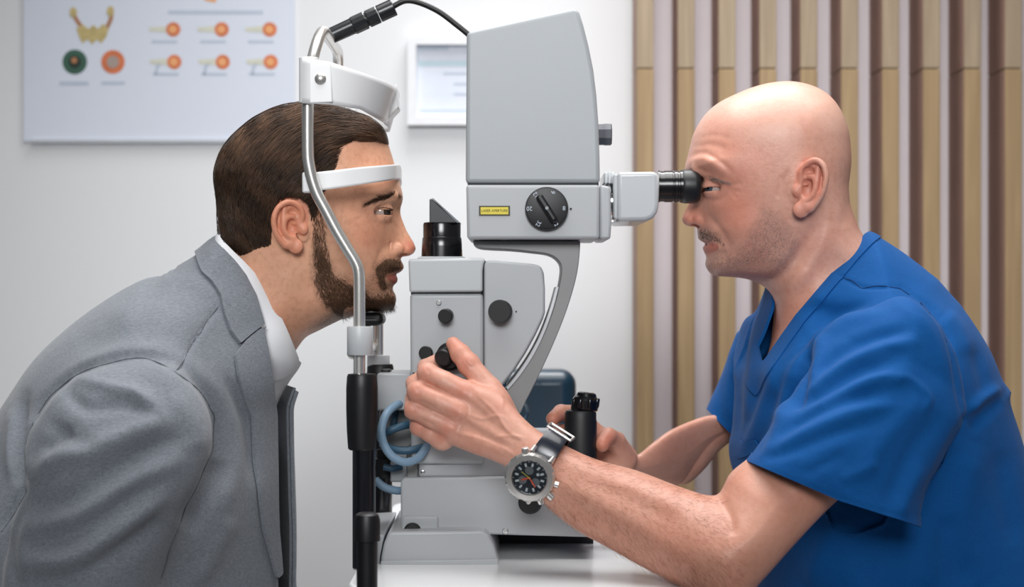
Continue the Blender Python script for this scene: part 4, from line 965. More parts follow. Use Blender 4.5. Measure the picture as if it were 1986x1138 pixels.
    beard = np.clip(0.55+d/16+n1*0.25, 0, 1)*np.clip(0.62+0.5*np.clip((p[:,1]-560)/40,0,1)+0.3*np.clip((625-p[:,0])/30,0,1)+0.45*np.exp(-((p[:,0]-745)**2+(p[:,1]-520)**2)/700),0,1)
    beard = np.where(p[:, 0] > 598, beard, 0)
    beard[(p[:, 1] < 440)] = 0
    red = 0.75*np.exp(-((p[:,0]-795)**2+(p[:,1]-480)**2)/300)+0.35*np.exp(-((p[:,0]-720)**2+(p[:,1]-465)**2)/1300)+0.5*((p[:,0] > 525)&(p[:,0] < 600)&(p[:,1] > 380)&(p[:,1] < 497)&(yb > 0.074))
    lip = np.clip(inpoly(p, [(748,535),(765,530),(785,528),(785,550),(764,552),(752,541)])/2+0.5, 0, 1)*(yb < 0.036)
    eyeb = 0.55*np.exp(-(pdist(p, [(710,394),(735,383),(760,380),(776,383)])/4.5)**2)
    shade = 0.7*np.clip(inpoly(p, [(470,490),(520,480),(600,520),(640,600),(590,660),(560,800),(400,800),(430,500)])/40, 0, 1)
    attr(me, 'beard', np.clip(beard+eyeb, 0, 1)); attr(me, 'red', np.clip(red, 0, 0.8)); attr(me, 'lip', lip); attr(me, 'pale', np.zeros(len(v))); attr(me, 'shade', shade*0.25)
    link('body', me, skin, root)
    eyes(root, [(738, 411, 32.5)], 11.45, (1, -0.85, 0.0), (60, 44, 32))
    lashes(root, (738, 411, 32.5), [(719,412),(728,406),(740,403.5),(752,405),(757,408)], 1, hair_mat('lash', (14, 10, 8), (20, 14, 10)))
    # hair
    hm = hair_mat('hair_brown', (40, 28, 20), (136, 100, 74))
    H = Field((P(395, 560, 0)[0], -98, P(0, 560, 0)[2]), (P(790, 0, 0)[0], 98, P(0, 180, 0)[2]), 1.6)
    hout = [(428,469),(424,446),(422,394),(416,346),(420,318),(435,284),(461,254),(499,225),(541,206),(578,198),(614,196),(650,202),(685,212),(722,226),(748,250),(756,285),(740,300),(700,400),(640,520),(500,540),(440,500)]
    hct = [(560,250,81,60),(480,300,79,60),(500,380,78,56),(450,440,67,38),(620,260,80,56),(600,330,81,60),(560,450,72,48),(620,400,77,48),(660,330,75,46),(700,270,69,42),(735,285,60,30),(600,500,66,40),(500,500,62,40)]
    H.relief(hout, hct); surf = Surf(H.last, -0.1); surf2 = Surf(H.last, -0.2)
    hv, hq = H.mesh(1); hp = proj(hv)
    hpoly = [(755,280),(748,296),(727,279),(694,272),(672,286),(663,322),(668,358),(640,384),(628,420),(632,470),(612,470),(606,420),(598,396),(580,385),(560,381),(540,388),(527,410),(526,450),(519,488),(497,512),(478,507),(450,484),(428,470),(380,470),(380,150),(780,150),(780,280)]
    s = inpoly(hp, hpoly)+vnoise(hv*1000, 2.0, 5)*3
    hv, ht, _ = clip(hv, hq, s)
    hv = hv-normals(hv, ht)*0.0013
    hme = np_mesh('hair', hv, ht); attr(hme, 'tone', 0.05+0.1*np.clip(vnoise(hv*1000, 3, 2)+0.3, 0, 1)); hair = link('hair', hme, hm, root)
    ctrl = [(745,285,-.2,-1),(740,262,-.75,-.65),(715,240,-.95,-.25),(670,225,-1,-.05),(620,210,-1,.1),(560,215,-.95,.3),(500,240,-.8,.6),(455,280,-.55,.85),(430,330,-.15,1),(425,400,.1,1),(435,450,.4,.9),
        (720,275,-.95,-.1),(680,262,-1,.1),(640,260,-.95,.3),(590,260,-.85,.5),(540,280,-.7,.7),(490,310,-.5,.85),(460,360,-.2,1),(460,430,.2,1),(500,480,.55,.85),
        (665,300,-.9,.45),(640,310,-.8,.6),(600,320,-.7,.75),(550,340,-.6,.8),(510,370,-.35,.95),(655,345,-.75,.65),(620,375,-.8,.6),(580,370,-.7,.75),(535,395,-.2,1),(500,430,.1,1),(620,430,0,1)]
    ins = [(753,282),(727,276),(694,268),(668,284),(660,322),(664,356),(638,382),(622,420),(612,420),(598,392),(575,382),(545,383),(526,405),(524,450),(516,486),(496,508),(478,503),(450,482),(429,466),(424,440),(422,394),(417,346),(421,318),(436,284),(462,254),(500,225),(542,206),(578,198),(614,197),(650,203),(685,213),(722,228),(747,252)]
    L = []; R = []; T = []
    for sd, nn in ((-1, 9500), (1, 4000)):
        seeds = scatter(ins, nn, 20+sd); top = np.clip((330-seeds[:, 1])/110, 0, 1)
        ln = 13+top*34*(0.6+0.5*rng.random(nn)); lf = rng.random(nn)*2.2*(0.3+top)+0.15
        ln = np.where(seeds[:, 0] < 470, np.minimum(ln, 24), ln)
        edge = inpoly(seeds, ins); ln = np.minimum(ln, 16+edge*1.4)
        g = grow(surf, seeds, ctrl, ln, 9, sd, lf, 0.10, 5+sd)
        gp = proj(g.reshape(-1, 3)); lim = inpoly(gp, [(a, b) for a, b in hpoly[:-4]]+[(396,470),(396,190),(775,190),(775,280)]).reshape(nn, 9)
        okk = lim[:, :].min(1) > -5; g = g[okk]; k_ = np.linspace(0, 1, 9)
        clump = vnoise(np.concatenate([seeds[okk], np.zeros((okk.sum(), 1))], 1), 6, 9)
        L.append(g); R.append((0.00020+0.00024*rng.random((okk.sum(), 1)))*np.sqrt(np.clip(1.0-k_**3, 0.03, 1))[None]*np.minimum(1, 0.35+k_*4)[None])
        T.append(np.clip(0.22+0.5*clump+0.45*(rng.random(okk.sum())-0.35), 0, 1)*np.clip(0.35+top[okk]*0.9, 0, 1))
    link('hair_strands', strand_mesh('strands', np.concatenate(L), np.concatenate(R), np.concatenate(T)), hm, hair)
    # beard and brow hairs
    Fs = Surf(F_relief(F, out, ct), 0.0); Fs.extra = lambda q: strokes(q, [([(612,530),(640,575),(668,600),(700,603)], 2.0, 13)])
    bctrl = [(620,470,.1,1),(640,560,.45,.9),(700,590,.7,.7),(750,600,.6,.8),(770,585,.1,1),(760,515,.1,1),(735,530,-.1,1),(780,510,-.2,1),(690,560,.5,.85)]
    L = []; R = []; T = []
    zones = [([(604,402),(630,398),(634,470),(645,512),(628,545),(606,505)], 800, 3.4, 6.5), ([(612,462),(626,474),(638,505),(652,530),(680,546),(706,552),(718,575),(735,566),(758,560),(767,575),(767,592),(762,598),(727,603),(668,615),(640,604),(618,575),(607,545),(608,500)], 5200, 3.4, 6.5),
             ([(655,578),(700,575),(735,580),(758,572),(766,580),(764,600),(748,605),(700,606),(668,617),(645,605)], 3200, 4, 8), ([(734,540),(728,520),(735,510),(748,502),(762,500),(778,504),(780,516),(768,523),(750,528),(744,538),(752,556),(740,562)], 1800, 3, 5)]
    for zi, (zp, nn, l0, l1) in enumerate(zones):
        for sd in (-1, 1):
            m_ = nn if sd < 0 else nn//3
            seeds = feather(scatter(zp, m_, 40+sd+zi*5), zp, (6, 16, 14, 6)[zi]); m_ = len(seeds); g = grow(Fs, seeds, bctrl, l0+(l1-l0)*rng.random(m_), 5, sd, 0.6+rng.random(m_)*0.9, 0.35, 9+zi)
            k_ = np.linspace(0, 1, 5); L.append(g); R.append(np.full((m_, 1), 0.00014)*np.sqrt(np.clip(1-k_**2, 0.02, 1))[None]); T.append(0.12+rng.random(m_)**1.5*0.7)
    link('beard', strand_mesh('beard', np.concatenate(L), np.concatenate(R), np.concatenate(T), 3), hm, root)
    for sd in (-1, 1):
        zp = [(706,398),(720,389),(745,381),(768,378),(778,381),(775,386),(752,386),(730,391)]
        seeds = scatter(zp, 260, 70+sd); g = grow(Fs, seeds, [(770,385,-.5,-.85),(745,384,-1,-.1),(712,393,-.9,.5)], 4+4*rng.random(260), 5, sd, 1.5+rng.random(260)*0.7, 0.3, 3)
        k_ = np.linspace(0, 1, 5); link('eyebrow', strand_mesh('brow', g, np.full((260, 1), 0.00017)*np.sqrt(np.clip(1-k_**2, 0.02, 1))[None], rng.random(260)*0.4, 3), hm, root)
    patient_clothes(root)
def patient_clothes(root):
    grey = cloth_mat('suit_wool', (140, 146, 154), (78, 83, 91), 1500, 0.9, 0.25, 0.62)
    lining = grey
    white = mat('shirt_cotton', (236, 238, 242), 0.8, var=0.02, bump=0.12, bscale=2500)
    # shirt body under the jacket
    h = 2.6
    F = Field((-460, -150, 640), (-150, 150, 1140), h)
    F.relief([(425,470),(440,448),(500,478),(552,560),(584,635),(587,685),(580,712),(562,738),(546,765),(530,800),(512,850),(505,1250),(330,1250),(330,800),(400,560)],
             [(450,520,66,26),(500,560,67,30),(500,620,67,32),(540,640,66,26),(560,690,60,22),(500,760,80,50),(530,760,60,36),(450,900,110,60),(535,900,60,40),(480,1200,110,60),(380,1000,110,60)], 0)
    v, q = F.mesh(2); t = tri(q); p = proj(v)
    line = np.array([(425,455),(434,474),(470,508),(503,545),(530,592),(552,640),(572,690),(600,720)])
    d = p[:, 1]-np.interp(p[:, 0], line[:, 0], line[:, 1], left=300, right=760)
    panel('shirt', v, t, d, white, root, 0, 0.0015)
    # the folded collar leaf
    leafpoly = [(425,455),(434,474),(470,508),(503,545),(530,592),(552,640),(574,694),(572,714),(545,730),(520,738),(480,740),(440,640),(400,560)]
    panel('shirt_collar', v, t, inpoly(p, leafpoly)*np.where(v[:, 1] < 0.2, 1, -1), white, root, 0.0035, 0.002)
    # placket of the shirt front
    # jacket
    F = Field((-700, -310, 560), (-215, 310, 1150), 3.4)
    out = [(428,462),(393,488),(360,508),(331,520),(319,533),(282,541),(221,575),(153,624),(92,679),(49,734),(0,814),(-50,900),(-90,1020),(-110,1200),(-110,1420),(560,1420),(566,1138),(567,1084),(565,980),(563,900),(560,820),(560,790),(566,770),(574,742),(576,700),(566,640),(540,570),(505,510),(465,462)]
    F.relief(out, [(410,500,76,30),(450,520,74,26),(450,560,84,34),(480,640,92,40),(505,600,80,26),(530,680,84,28),(545,740,78,28),(360,560,110,60),(300,620,170,90),(420,720,150,80),(330,800,215,110),(200,650,170,90),(100,780,180,110),(200,900,225,130),(450,800,150,85),(500,760,108,50),(540,900,80,50),(480,950,160,90),(520,1050,110,70),(300,1100,215,140),(60,950,190,120),(0,1100,200,130),(300,1350,210,140)], 0)
    # near and far upper arm
    for sd in (-1, 1):
        Yc = 205*sd
        o2 = [(258,708),(330,706),(372,738),(404,790),(416,850),(402,920),(368,990),(335,1060),(305,1150),(270,1300),(230,1450),(60,1450),(20,1300),(12,1150),(24,1020),(52,930),(60,860),(82,800),(120,750),(180,716)]
        cc = [(250,760,60,75),(330,800,66,75),(150,850,72,75),(250,950,80,80),(120,1000,78,80),(300,900,72,80),(170,1200,75,75),(60,1100,60,60)]
        F.relief([(a, b, Yc*0.98) for a, b in o2], [(a, b, w_, r_, Yc) for a, b, w_, r_ in cc], 16, Yc)
    v, q = F.mesh(2)
    nr = normals(v, q); p = proj(v); near = v[:, 1] < 0.05
    st = strokes(p, [
        # armhole seam and shoulder
        ([(52,945),(58,835),(92,771),(153,724),(233,697),(288,693),(344,718),(393,760),(417,808),(420,857),(405,925),(362,998)], -3.0, 6),
        ([(100,760),(160,712),(235,684),(300,682),(360,706),(410,752),(436,810)], 3.0, 13),
        # folds on the sleeve
        ([(150,735),(210,752),(262,762),(300,790)], 4.5, 9), ([(130,760),(170,790),(240,785),(290,800)], -4.0, 10),
        ([(95,815),(135,850),(190,865)], -2.5, 12), ([(60,935),(110,890),(180,872),(260,838),(310,815)], 6.0, 15), ([(85,880),(110,850),(140,830)], -4, 10),
        ([(60,990),(130,975),(220,915),(300,870),(360,850)], -6.5, 17), ([(70,1010),(150,990),(250,930),(350,890)], 4.0, 16),
        ([(40,1060),(120,1045),(210,1000),(300,940)], -4.0, 16), ([(60,1090),(150,1080),(250,1010),(330,950)], 4.5, 15), ([(40,1130),(140,1120),(260,1050),(320,1000)], -4.5, 14),
        ([(230,720),(300,745),(350,800),(370,860)], -2.5, 16), ([(330,760),(370,820),(385,880)], 3, 14),
        # back folds
        ([(50,770),(38,830),(36,900),(42,945)], -6.0, 8), ([(28,790),(20,860),(26,930)], 3.5, 8), ([(62,800),(54,860),(60,920)], 3, 7),
        ([(0,1030),(30,970),(50,940)], -4.0, 5), ([(30,1138),(20,1060),(40,990)], -3, 8), 
        # chest
        ([(440,730),(465,790),(480,860),(492,930)], -3.5, 9), ([(425,1000),(450,930),(462,850),(455,780)], 3.0, 14), ([(360,1030),(400,960),(430,890)], -4.5, 16),
        ([(380,1138),(420,1060),(450,1000)], 3, 14), ([(330,533),(400,560),(440,600)], 1.5, 12), ([(200,620),(300,600),(380,640)], 2, 20), ([(150,680),(230,650),(320,650)], -1.8, 18),
        ([(345,715),(390,640),(428,590)], -1.6, 3.0), ([(319,533),(330,524),(345,516)], -3, 6)])
    st *= 1.3; st += 1.1*vnoise(p3 := v*1000, 34, 4)+0.5*vnoise(p3, 13, 8)
    v = v+nr*(st*np.where(near, 1, 0.6))[:, None]/1000
    t = tri(q)
    # front opening: near panel ends on the lapel fold, far panel further right
    A = np.array([(300,455),(428,470),(445,490),(468,528),(492,577),(504,618),(511,655),(519,700),(522,734),(528,808),(530,906),(532,1029),(538,1100),(545,1300),(545,1500)])
    nearcut = inpoly(p, [(415,300),(420,445)]+[tuple(a) for a in A[1:]]+[(-900,1500),(-900,300)])
    B = np.array([(300,455),(428,470),(480,520),(520,600),(540,700),(550,745),(600,760),(600,1500)]); xf = np.interp(p[:, 1], B[:, 1], B[:, 0]); farcut = xf-p[:, 0]
    mid = np.clip((v[:, 1]+0.004)/0.008, 0, 1); s = nearcut*(1-mid)+farcut*mid
    jacket = panel('suit_jacket', v, t, s, grey, root, 0, 0.0026)
    side = np.where(v[:, 1] < 0.0, 1.0, -1.0)*50
    # collar and lapel lie on top of the panel
    col = [(426,440),(400,455),(380,478),(384,500),(389,520)][:0]+[(430,440),(428,466),(445,488),(468,526),(493,575),(506,618),(509,630),(500,637),(463,668),(444,643),(432,610),(424,576),(408,548),(392,530),(384,502),(375,470),(400,445)]
    panel('jacket_collar', v, t, np.minimum(inpoly(p, col), 50), grey, root, 0.0042, 0.0035)
    lap = [(512,634),(508,645),(515,680),(524,734),(530,808),(532,906),(534,1029),(541,1112),(531,1121),(506,1029),(498,960),(491,869),(485,808),(470,764),(457,728),(451,691),(476,660),(500,640)]
    panel('lapel', v, t, np.minimum(inpoly(p, lap), side), grey, root, 0.0050, 0.0035)
    farl = [(546,742),(556,747),(575,760),(580,900),(580,1084),(575,1200),(545,1200),(545,1050),(546,900)]
    panel('lapel', v, t, np.minimum(inpoly(p, farl), -side), grey, root, 0.0042, 0.0035)
    thread = mat('seam_grey', (84, 89, 96), 0.9)  # dark grey thread of the stitched seams
    for px in ([(59,930),(58,835),(92,771),(153,724),(233,697),(288,692),(344,718),(393,760),(417,808),(420,857),(405,925),(362,998),(330,1062),(309,1130)], [(345,715),(372,668),(400,625),(428,590)], [(2,1030),(20,995),(36,965),(44,940)]):
        seam_line('seam', v, nr, p, px, thread, jacket)
build_patient()
# ================================================================ the doctor (right, faces left)
def build_doctor():
    root = empty('person', (0.42, -0.03, 0.0), 'bald man in blue scrubs looking through the eyepiece, one hand on a knob', 'person')
    skin = skin_mat('skin_doctor', (218, 166, 146), (206, 120, 98), (186, 122, 96), (112, 92, 88), 0.75)
    a_ = P(1300, 900, 0); b_ = P(1770, 140, 0)
    F = Field((a_[0], -130, a_[2]), (b_[0], 100, b_[2]), 1.3)
    out = [(1329,327),(1332,313),(1338,288),(1346,258),(1365,225),(1391,201),(1428,182),(1464,168),(1501,160),(1538,159),(1575,168),(1605,186),(1627,214),(1642,251),(1647,288),(1648,317),(1645,345),(1643,365),(1646,391),(1657,428),(1675,461),(1730,520),(1790,640),(1790,900),(1480,900),(1468,760),(1474,715),(1488,680),(1499,645),(1504,609),(1499,574),(1483,557),(1468,548),(1455,543),(1435,538),(1402,536),(1385,534),(1374,525),(1368,512),(1370,499),(1366,489),(1363,480),(1368,473),(1363,469),(1355,463),(1353,452),(1352,442),(1344,439),(1335,438),(1327,434),(1323,424),(1328,409),(1336,396),(1343,380),(1346,364),(1344,352),(1336,343),(1330,335)]
    ct = [(1530,210,74,62),(1600,280,74,60),(1560,340,76,60),(1620,360,68,45),(1480,230,73,58),(1470,300,73,58),(1560,420,68,46),(1430,250,66,46),(1520,400,72,50),
        (1375,255,56,34),(1362,290,54,26),(1400,300,65,42),(1348,322,44,14),(1370,328,58,25),(1410,325,67,36),
        (1349,360,9,7),(1358,362,20,9),(1374,372,38,18),(1405,365,57,27),(1440,370,67,34),(1344,392,8,6),(1352,392,13,8),(1366,402,26,10),(1388,408,44,18),(1425,410,61,30),(1475,410,68,38),
        (1329,422,11,7),(1337,418,11,6),(1342,433,13,6),(1360,428,16,8),(1376,432,28,10),(1392,440,42,18),(1425,450,58,28),(1480,460,64,36),
        (1357,452,17,8),(1372,460,27,10),(1392,465,37,15),(1420,478,48,22),(1369,470,18,8),(1369,483,18,8),(1388,474,33,12),
        (1376,497,22,10),(1378,518,28,14),(1395,525,34,16),(1405,500,40,18),(1440,510,50,26),(1480,500,58,33),(1520,470,64,38),
        (1410,530,36,15),(1450,530,46,20),(1490,535,54,26),(1540,510,58,34),(1590,440,62,42),(1560,560,60,42),(1530,600,60,34),(1515,640,58,30),(1620,480,62,44),(1600,600,62,50,-6),(1640,520,60,44,0),(1540,700,80,55,-22),(1500,720,70,40,-28),(1650,700,100,70,0),(1600,850,110,80,-20)]
    F.relief(out, ct, 0, 0.0)
    for sd in (-1, 1):
        Pp = lambda px, py, mm: P(px, py, -mm)*np.array([1, -sd, 1])
        F.ellip(Pp(1381, 362, 47), (9, 9, 6.5), 5, cut=True)
        F.ellip(Pp(1360, 364, 24), (7, 8, 6.5), 4, cut=True)
        ec = Pp(1387, 364, 32.5)
        F.ellip(ec, (14.4, 13.8, 13.2), 3)
        F.capsule(Pp(1420, 350, 55), Pp(1352, 330, 33), 4.6, 5.2, 5)
        F.capsule(Pp(1412, 356, 51), Pp(1372, 347, 37), 3.0, 3.2, 2.5)
        F.ellip(Pp(1361, 425, 13.5), (9.0, 5.4, 7.2), 2.2)
        F.ellip(Pp(1352, 437, 7), (5.5, 3.0, 3.0), 1.0, cut=True)
        F.capsule(Pp(1374, 413, 21), Pp(1380, 432, 22), 1.2, 1.2, 1.5, cut=True)
        z0 = Pp(1352, 395, 80); z1 = Pp(1420, 335, 0)
        sl, X, Yy, Z = F.sub((z0[0], min(0, -sd*-80), z0[2]), (z1[0], max(0, 80*sd), z1[2]))
        oc = Pp(1407, 366.5, 45); ic = Pp(1369, 365, 28)
        a = np.clip((X-oc[0])/(ic[0]-oc[0]), -1, 1.6)
        up = oc[2]+0.2+2.3*np.sqrt(np.clip(a, 0, 1.2)) - 2.0*np.clip(a-0.55, 0, 1); dn = oc[2]-0.2-1.8*np.sqrt(np.clip(a, 0, 1.2))
        g = np.minimum(np.minimum(up-Z, Z-dn), oc[0]-X+0.0*Yy)
        near = np.sqrt((X-ec[0])**2+(Yy-ec[1])**2+(Z-ec[2])**2)
        F.cut(sl, np.minimum(g, 17-near).astype(np.float32), 0.6)
        F.ellip(ec, (11.6, 11.6, 11.6), 0, cut=True)
        ear(F, 1539, 1599, 306, 425, 74*sd, False, lean=-0.06, side=sd)
    for sd in (-1, 1): F.capsule(P(1369, 474.5, 15*sd), P(1402, 480, 33*sd), 1.2, 0.9, 1.0, cut=True)
    F.capsule(P(1371, 474.5, -14), P(1371, 474.5, 14), 0.9, 0.9, 0.8, cut=True)
    v, q = F.mesh(1); p = proj(v); nr = normals(v, q); yb = np.abs(v[:, 1])
    st = strokes(p, [([(1374,415),(1392,440),(1408,462),(1416,478)], -1.5, 5), ([(1374,497),(1386,492),(1396,488)], -1.0, 5), ([(1398,485),(1408,500),(1412,515)], -0.8, 5),
        ([(1412,372),(1400,384),(1384,388),(1366,384)], -1.2, 4), ([(1415,366),(1432,372)], -0.6, 3), ([(1416,360),(1434,356)], -0.6, 3), ([(1414,370),(1428,382)], -0.5, 3),
        ([(1340,303),(1365,296),(1395,312),(1420,335)], -1.0, 4), ([(1335,318),(1362,308),(1388,320),(1408,338)], 1.3, 5), ([(1345,285),(1380,280),(1410,290)], -0.5, 4), ([(1350,268),(1385,262),(1420,270)], -0.4, 4),
        ([(1440,535),(1490,545),(1530,520),(1560,470)], -2.0, 9), ([(1420,525),(1470,525),(1520,500),(1550,455)], 2.0, 12),
        ([(1530,330),(1522,360),(1528,400)], -0.9, 3.5), ([(1515,345),(1508,380)], -0.5, 3), ([(1605,425),(1590,480),(1540,560),(1512,640)], 3.0, 13), ([(1585,430),(1560,480),(1520,545)], -1.8, 12),
        ([(1648,395),(1638,430)], -0.8, 8), ([(1500,590),(1540,600)], -0.4, 6)])
    v = v+nr*(st*np.clip(yb/0.008, 0, 1))[:, None]/1000; p3 = v*1000
    heads = (v, q, p)
    beard = np.clip(0.5+inpoly(p, [(1480,400),(1510,420),(1530,440),(1550,470),(1530,520),(1500,550),(1440,556),(1385,560),(1355,530),(1368,500),(1392,488),(1408,480),(1398,465),(1375,460),(1345,470),(1345,440),(1375,440),(1400,452),(1425,475),(1450,470),(1465,430)])/16+vnoise(p3, 6, 2)*0.3, 0, 1)
    beard *= np.where(p[:, 1] > 500, 0.62, 0.5)+0.35*np.exp(-((p[:, 0]-1370)**2+(p[:, 1]-452)**2)/200)
    buzz = 0.16*np.clip(inpoly(p, [(1480,300),(1560,260),(1700,200),(1700,440),(1620,460),(1600,420),(1600,320),(1540,300),(1500,350)])/25+0.3, 0, 1)
    red = 0.6*np.exp(-((p[:,0]-1345)**2+(p[:,1]-425)**2)/500)+0.5*np.exp(-((p[:,0]-1430)**2+(p[:,1]-400)**2)/2600)+0.5*np.clip(inpoly(p, [(1538,370),(1542,325),(1560,306),(1585,308),(1600,335),(1595,375),(1575,405),(1550,428),(1538,415)])/5+0.5,0,1)*np.clip((yb-0.072)/0.006,0,1)+0.35*np.exp(-((p[:,0]-1530)**2+(p[:,1]-620)**2)/3500)+0.28*np.exp(-((p[:,0]-1420)**2+(p[:,1]-290)**2)/4000)
    lip = np.clip(inpoly(p, [(1400,478),(1380,468),(1355,464),(1350,480),(1355,492),(1375,492),(1390,486)])/2+0.5, 0, 1)*(yb < 0.034)*0.85
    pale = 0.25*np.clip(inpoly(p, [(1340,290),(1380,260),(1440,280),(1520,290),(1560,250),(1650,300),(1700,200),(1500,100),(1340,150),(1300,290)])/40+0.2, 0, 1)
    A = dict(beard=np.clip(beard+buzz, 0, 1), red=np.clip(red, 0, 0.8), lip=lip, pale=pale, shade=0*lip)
    # ---- near arm and hand
    G = Field((-110, -330, 700), (420, -80, 1010), 1.3)
    o3 = [(846,846,-120),(880,864,-128),(920,880,-140),(955,893,-150),(991,911,-157),(1030,945,-162),(1065,985,-166),(1120,1027,-172),(1176,1057,-180),(1250,1097,-192),(1326,1136,-210),(1385,1172,-228),(1435,1176,-240),(1475,1135,-250),(1550,1052,-245),(1630,972,-235),(1740,880,-220),(1760,760,-210),(1640,760,-210),(1545,835,-228),(1458,897,-236),(1424,926,-240),(1395,966,-240),(1330,950,-215),(1236,914,-192),(1160,893,-178),(1100,866,-168),(1045,836,-158),(1005,800,-148),(975,765,-135),(945,748,-128),(905,742,-124),(880,760,-122),(858,800,-120)]
    c3 = [(895,775,13,11,-126),(875,825,12,11,-124),(930,800,14.5,13,-134),(950,850,15,15,-144),(990,835,17,18,-148),(1020,872,19,22,-156),(1060,900,22,26,-162),(1120,935,28,34,-172),(1200,985,36,42,-184),(1300,1035,41,46,-205),(1400,1080,42,48,-235),(1450,1040,42,48,-232),(1530,960,40,50,-217),(1620,860,42,54,-200),(1460,1130,40,44,-238)]
    G.relief(o3, c3, 0, -180)
    Q = lambda *a: P(*a)
    fingers = [([(905,763,-130),(862,740,-128),(829,724,-121),(826,712,-101),(846,700,-89)], [12,10.6,10.4,8.6,7.2]),
               ([(893,797,-134),(850,778,-133),(810,760,-126),(803,744,-104),(824,726,-92)], [12,10.8,10.6,8.8,7.4]),
               ([(876,828,-130),(838,811,-129),(801,793,-122),(797,776,-102),(818,760,-91)], [11.5,10.2,9.9,8.4,7]),
               ([(858,850,-121),(834,840,-120),(812,828,-114),(808,814,-97),(824,800,-88)], [10.5,9.2,8.8,7.4,6.4])]
    for pts, r in fingers:
        c = [Q(*a) for a in pts]; G.chain(c, r, 1.6)
        G.ellip(c[0], (12.5, 11, 12), 5); G.ellip(c[2]+[0.6, -0.8, 0], (r[2]*1.06, r[2]*1.06, r[2]*1.06), 2)
    th = [(985,820,-130),(950,756,-122),(909,706,-114),(893,686,-108),(879,667,-101)]
    G.chain([Q(*a) for a in th], [15, 12.5, 10.6, 10, 7.6], 4)
    G.ellip(Q(909, 706, -114), (11.2, 10.5, 11.2), 3)
    G.ellip(Q(960, 790, -128), (16, 14, 20), 8)
    hv, hq = G.mesh(1); hp = proj(hv); hn = normals(hv, hq)
    hs = strokes(hp, [([(893,757),(940,795),(1000,850)], 1.0, 6), ([(880,795),(930,825),(1000,862)], 1.1, 6), ([(865,826),(920,852),(985,880)], 1.0, 5), ([(915,745),(950,790)], 0.6, 6),
        ([(905,775),(950,812),(1005,855)], -0.9, 6), ([(888,812),(940,845),(990,870)], -0.9, 6),
        ([(930,770),(962,800),(985,835),(1010,850)], 0.9, 2.6), ([(905,800),(935,812),(965,806),(985,815)], 0.8, 2.6), ([(965,806),(975,780),(970,765)], 0.7, 2.4), ([(890,840),(930,850),(975,868),(1000,885)], 0.8, 2.6),
        ([(955,850),(985,845),(1020,850)], 0.7, 2.4),
        ([(826,712),(832,722),(830,736)], -0.5, 2), ([(806,750),(813,762),(810,774)], -0.5, 2), ([(797,784),(804,796),(802,806)], -0.5, 2),
        ([(901,698),(910,710),(920,712)], -0.5, 2), ([(897,704),(906,716)], -0.4, 2),
        ([(860,760),(838,748),(820,744)], -1.0, 3), ([(850,796),(826,782),(806,778)], -1.0, 3), ([(845,828),(828,818),(812,812)], -1.0, 3),
        ([(1075,930),(1160,975),(1250,1030),(1340,1080)], 1.6, 12), ([(1090,965),(1180,1020),(1270,1075)], -1.3, 10), ([(1120,905),(1220,945),(1330,985)], 1.5, 12), ([(1130,925),(1230,970),(1320,1020)], -1.2, 10),
        ([(1395,966),(1415,1000),(1420,1040)], -2.5, 8), ([(1060,905),(1080,940)], -0.7, 5)])
    hv = hv+hn*(hs+0.15*vnoise(hv*1000, 7, 3))[:, None]/1000
    kn = sum(0.45*np.exp(-((hp[:,0]-a)**2+(hp[:,1]-b)**2)/c) for a, b, c in [(897,757,260),(884,797,220),(868,828,200),(826,720,200),(806,760,200),(799,793,200),(810,828,160),(882,668,420),(905,700,260),(855,848,160)])
    hair = 0.35*np.clip(inpoly(hp, [(960,880),(1040,830),(1400,960),(1400,1180),(1060,1000)])/20, 0, 1)*np.clip(0.3+vnoise(hv*1000, 9, 7), 0, 1)
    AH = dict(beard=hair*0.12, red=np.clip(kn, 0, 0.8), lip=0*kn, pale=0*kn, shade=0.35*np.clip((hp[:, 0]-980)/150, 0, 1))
    # ---- far arm and hand
    J = Field((20, -60, 800), (300, 260, 960), 1.5)
    o4 = [(1215,858,70),(1232,880,80),(1262,857,95),(1296,832,115),(1344,810,150),(1370,803,160),(1405,800,168),(1450,795,172),(1470,820,172),(1425,852,165),(1396,880,150),(1368,915,150),(1335,944,140),(1296,942,115),(1240,928,85),(1205,935,60),(1175,925,40),(1168,890,30),(1180,862,35)]
    c4 = [(1190,890,15,14,42),(1215,895,17,18,58),(1240,900,20,22,75),(1280,890,28,32,100),(1330,880,36,40,145),(1375,850,34,38,164),(1440,820,24,30,172)]
    J.relief(o4, c4, 0, 110)
    ff = [([(1186,870,38),(1160,842,52),(1118,802,50),(1088,800,28),(1072,812,4)], [11,10,9.5,9,7.6]),
          ([(1180,890,38),(1155,868,56),(1112,838,52),(1086,838,26),(1074,842,2)], [11,10,9.5,9,7.6]),
          ([(1180,912,34),(1150,896,54),(1112,872,50),(1086,872,24),(1080,876,4)], [10.5,9.6,9.2,8.5,7.4]),
          ([(1212,888,40),(1194,856,22),(1180,846,8),(1168,862,-14)], [14,11,9.6,8])]
    for pts, r in ff: J.chain([P(*a) for a in pts], r, 2)
    J.ellip(P(1195, 892, 40), (20, 15, 17), 6)
    fv, fq = J.mesh(1); fp = proj(fv)
    fk = sum(0.7*np.exp(-((fp[:,0]-a)**2+(fp[:,1]-b)**2)/c) for a, b, c in [(1075,810,500),(1180,848,250),(1165,870,400)])
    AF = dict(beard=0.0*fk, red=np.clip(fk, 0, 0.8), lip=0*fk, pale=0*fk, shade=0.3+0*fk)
    vs = [v, hv, fv]; qs = []; off = 0
    for vv, qq in ((v, q), (hv, hq), (fv, fq)): qs.append(qq+off); off += len(vv)
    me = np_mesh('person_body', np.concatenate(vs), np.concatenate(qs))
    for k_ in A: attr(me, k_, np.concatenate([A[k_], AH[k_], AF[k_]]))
    link('body', me, skin, root)
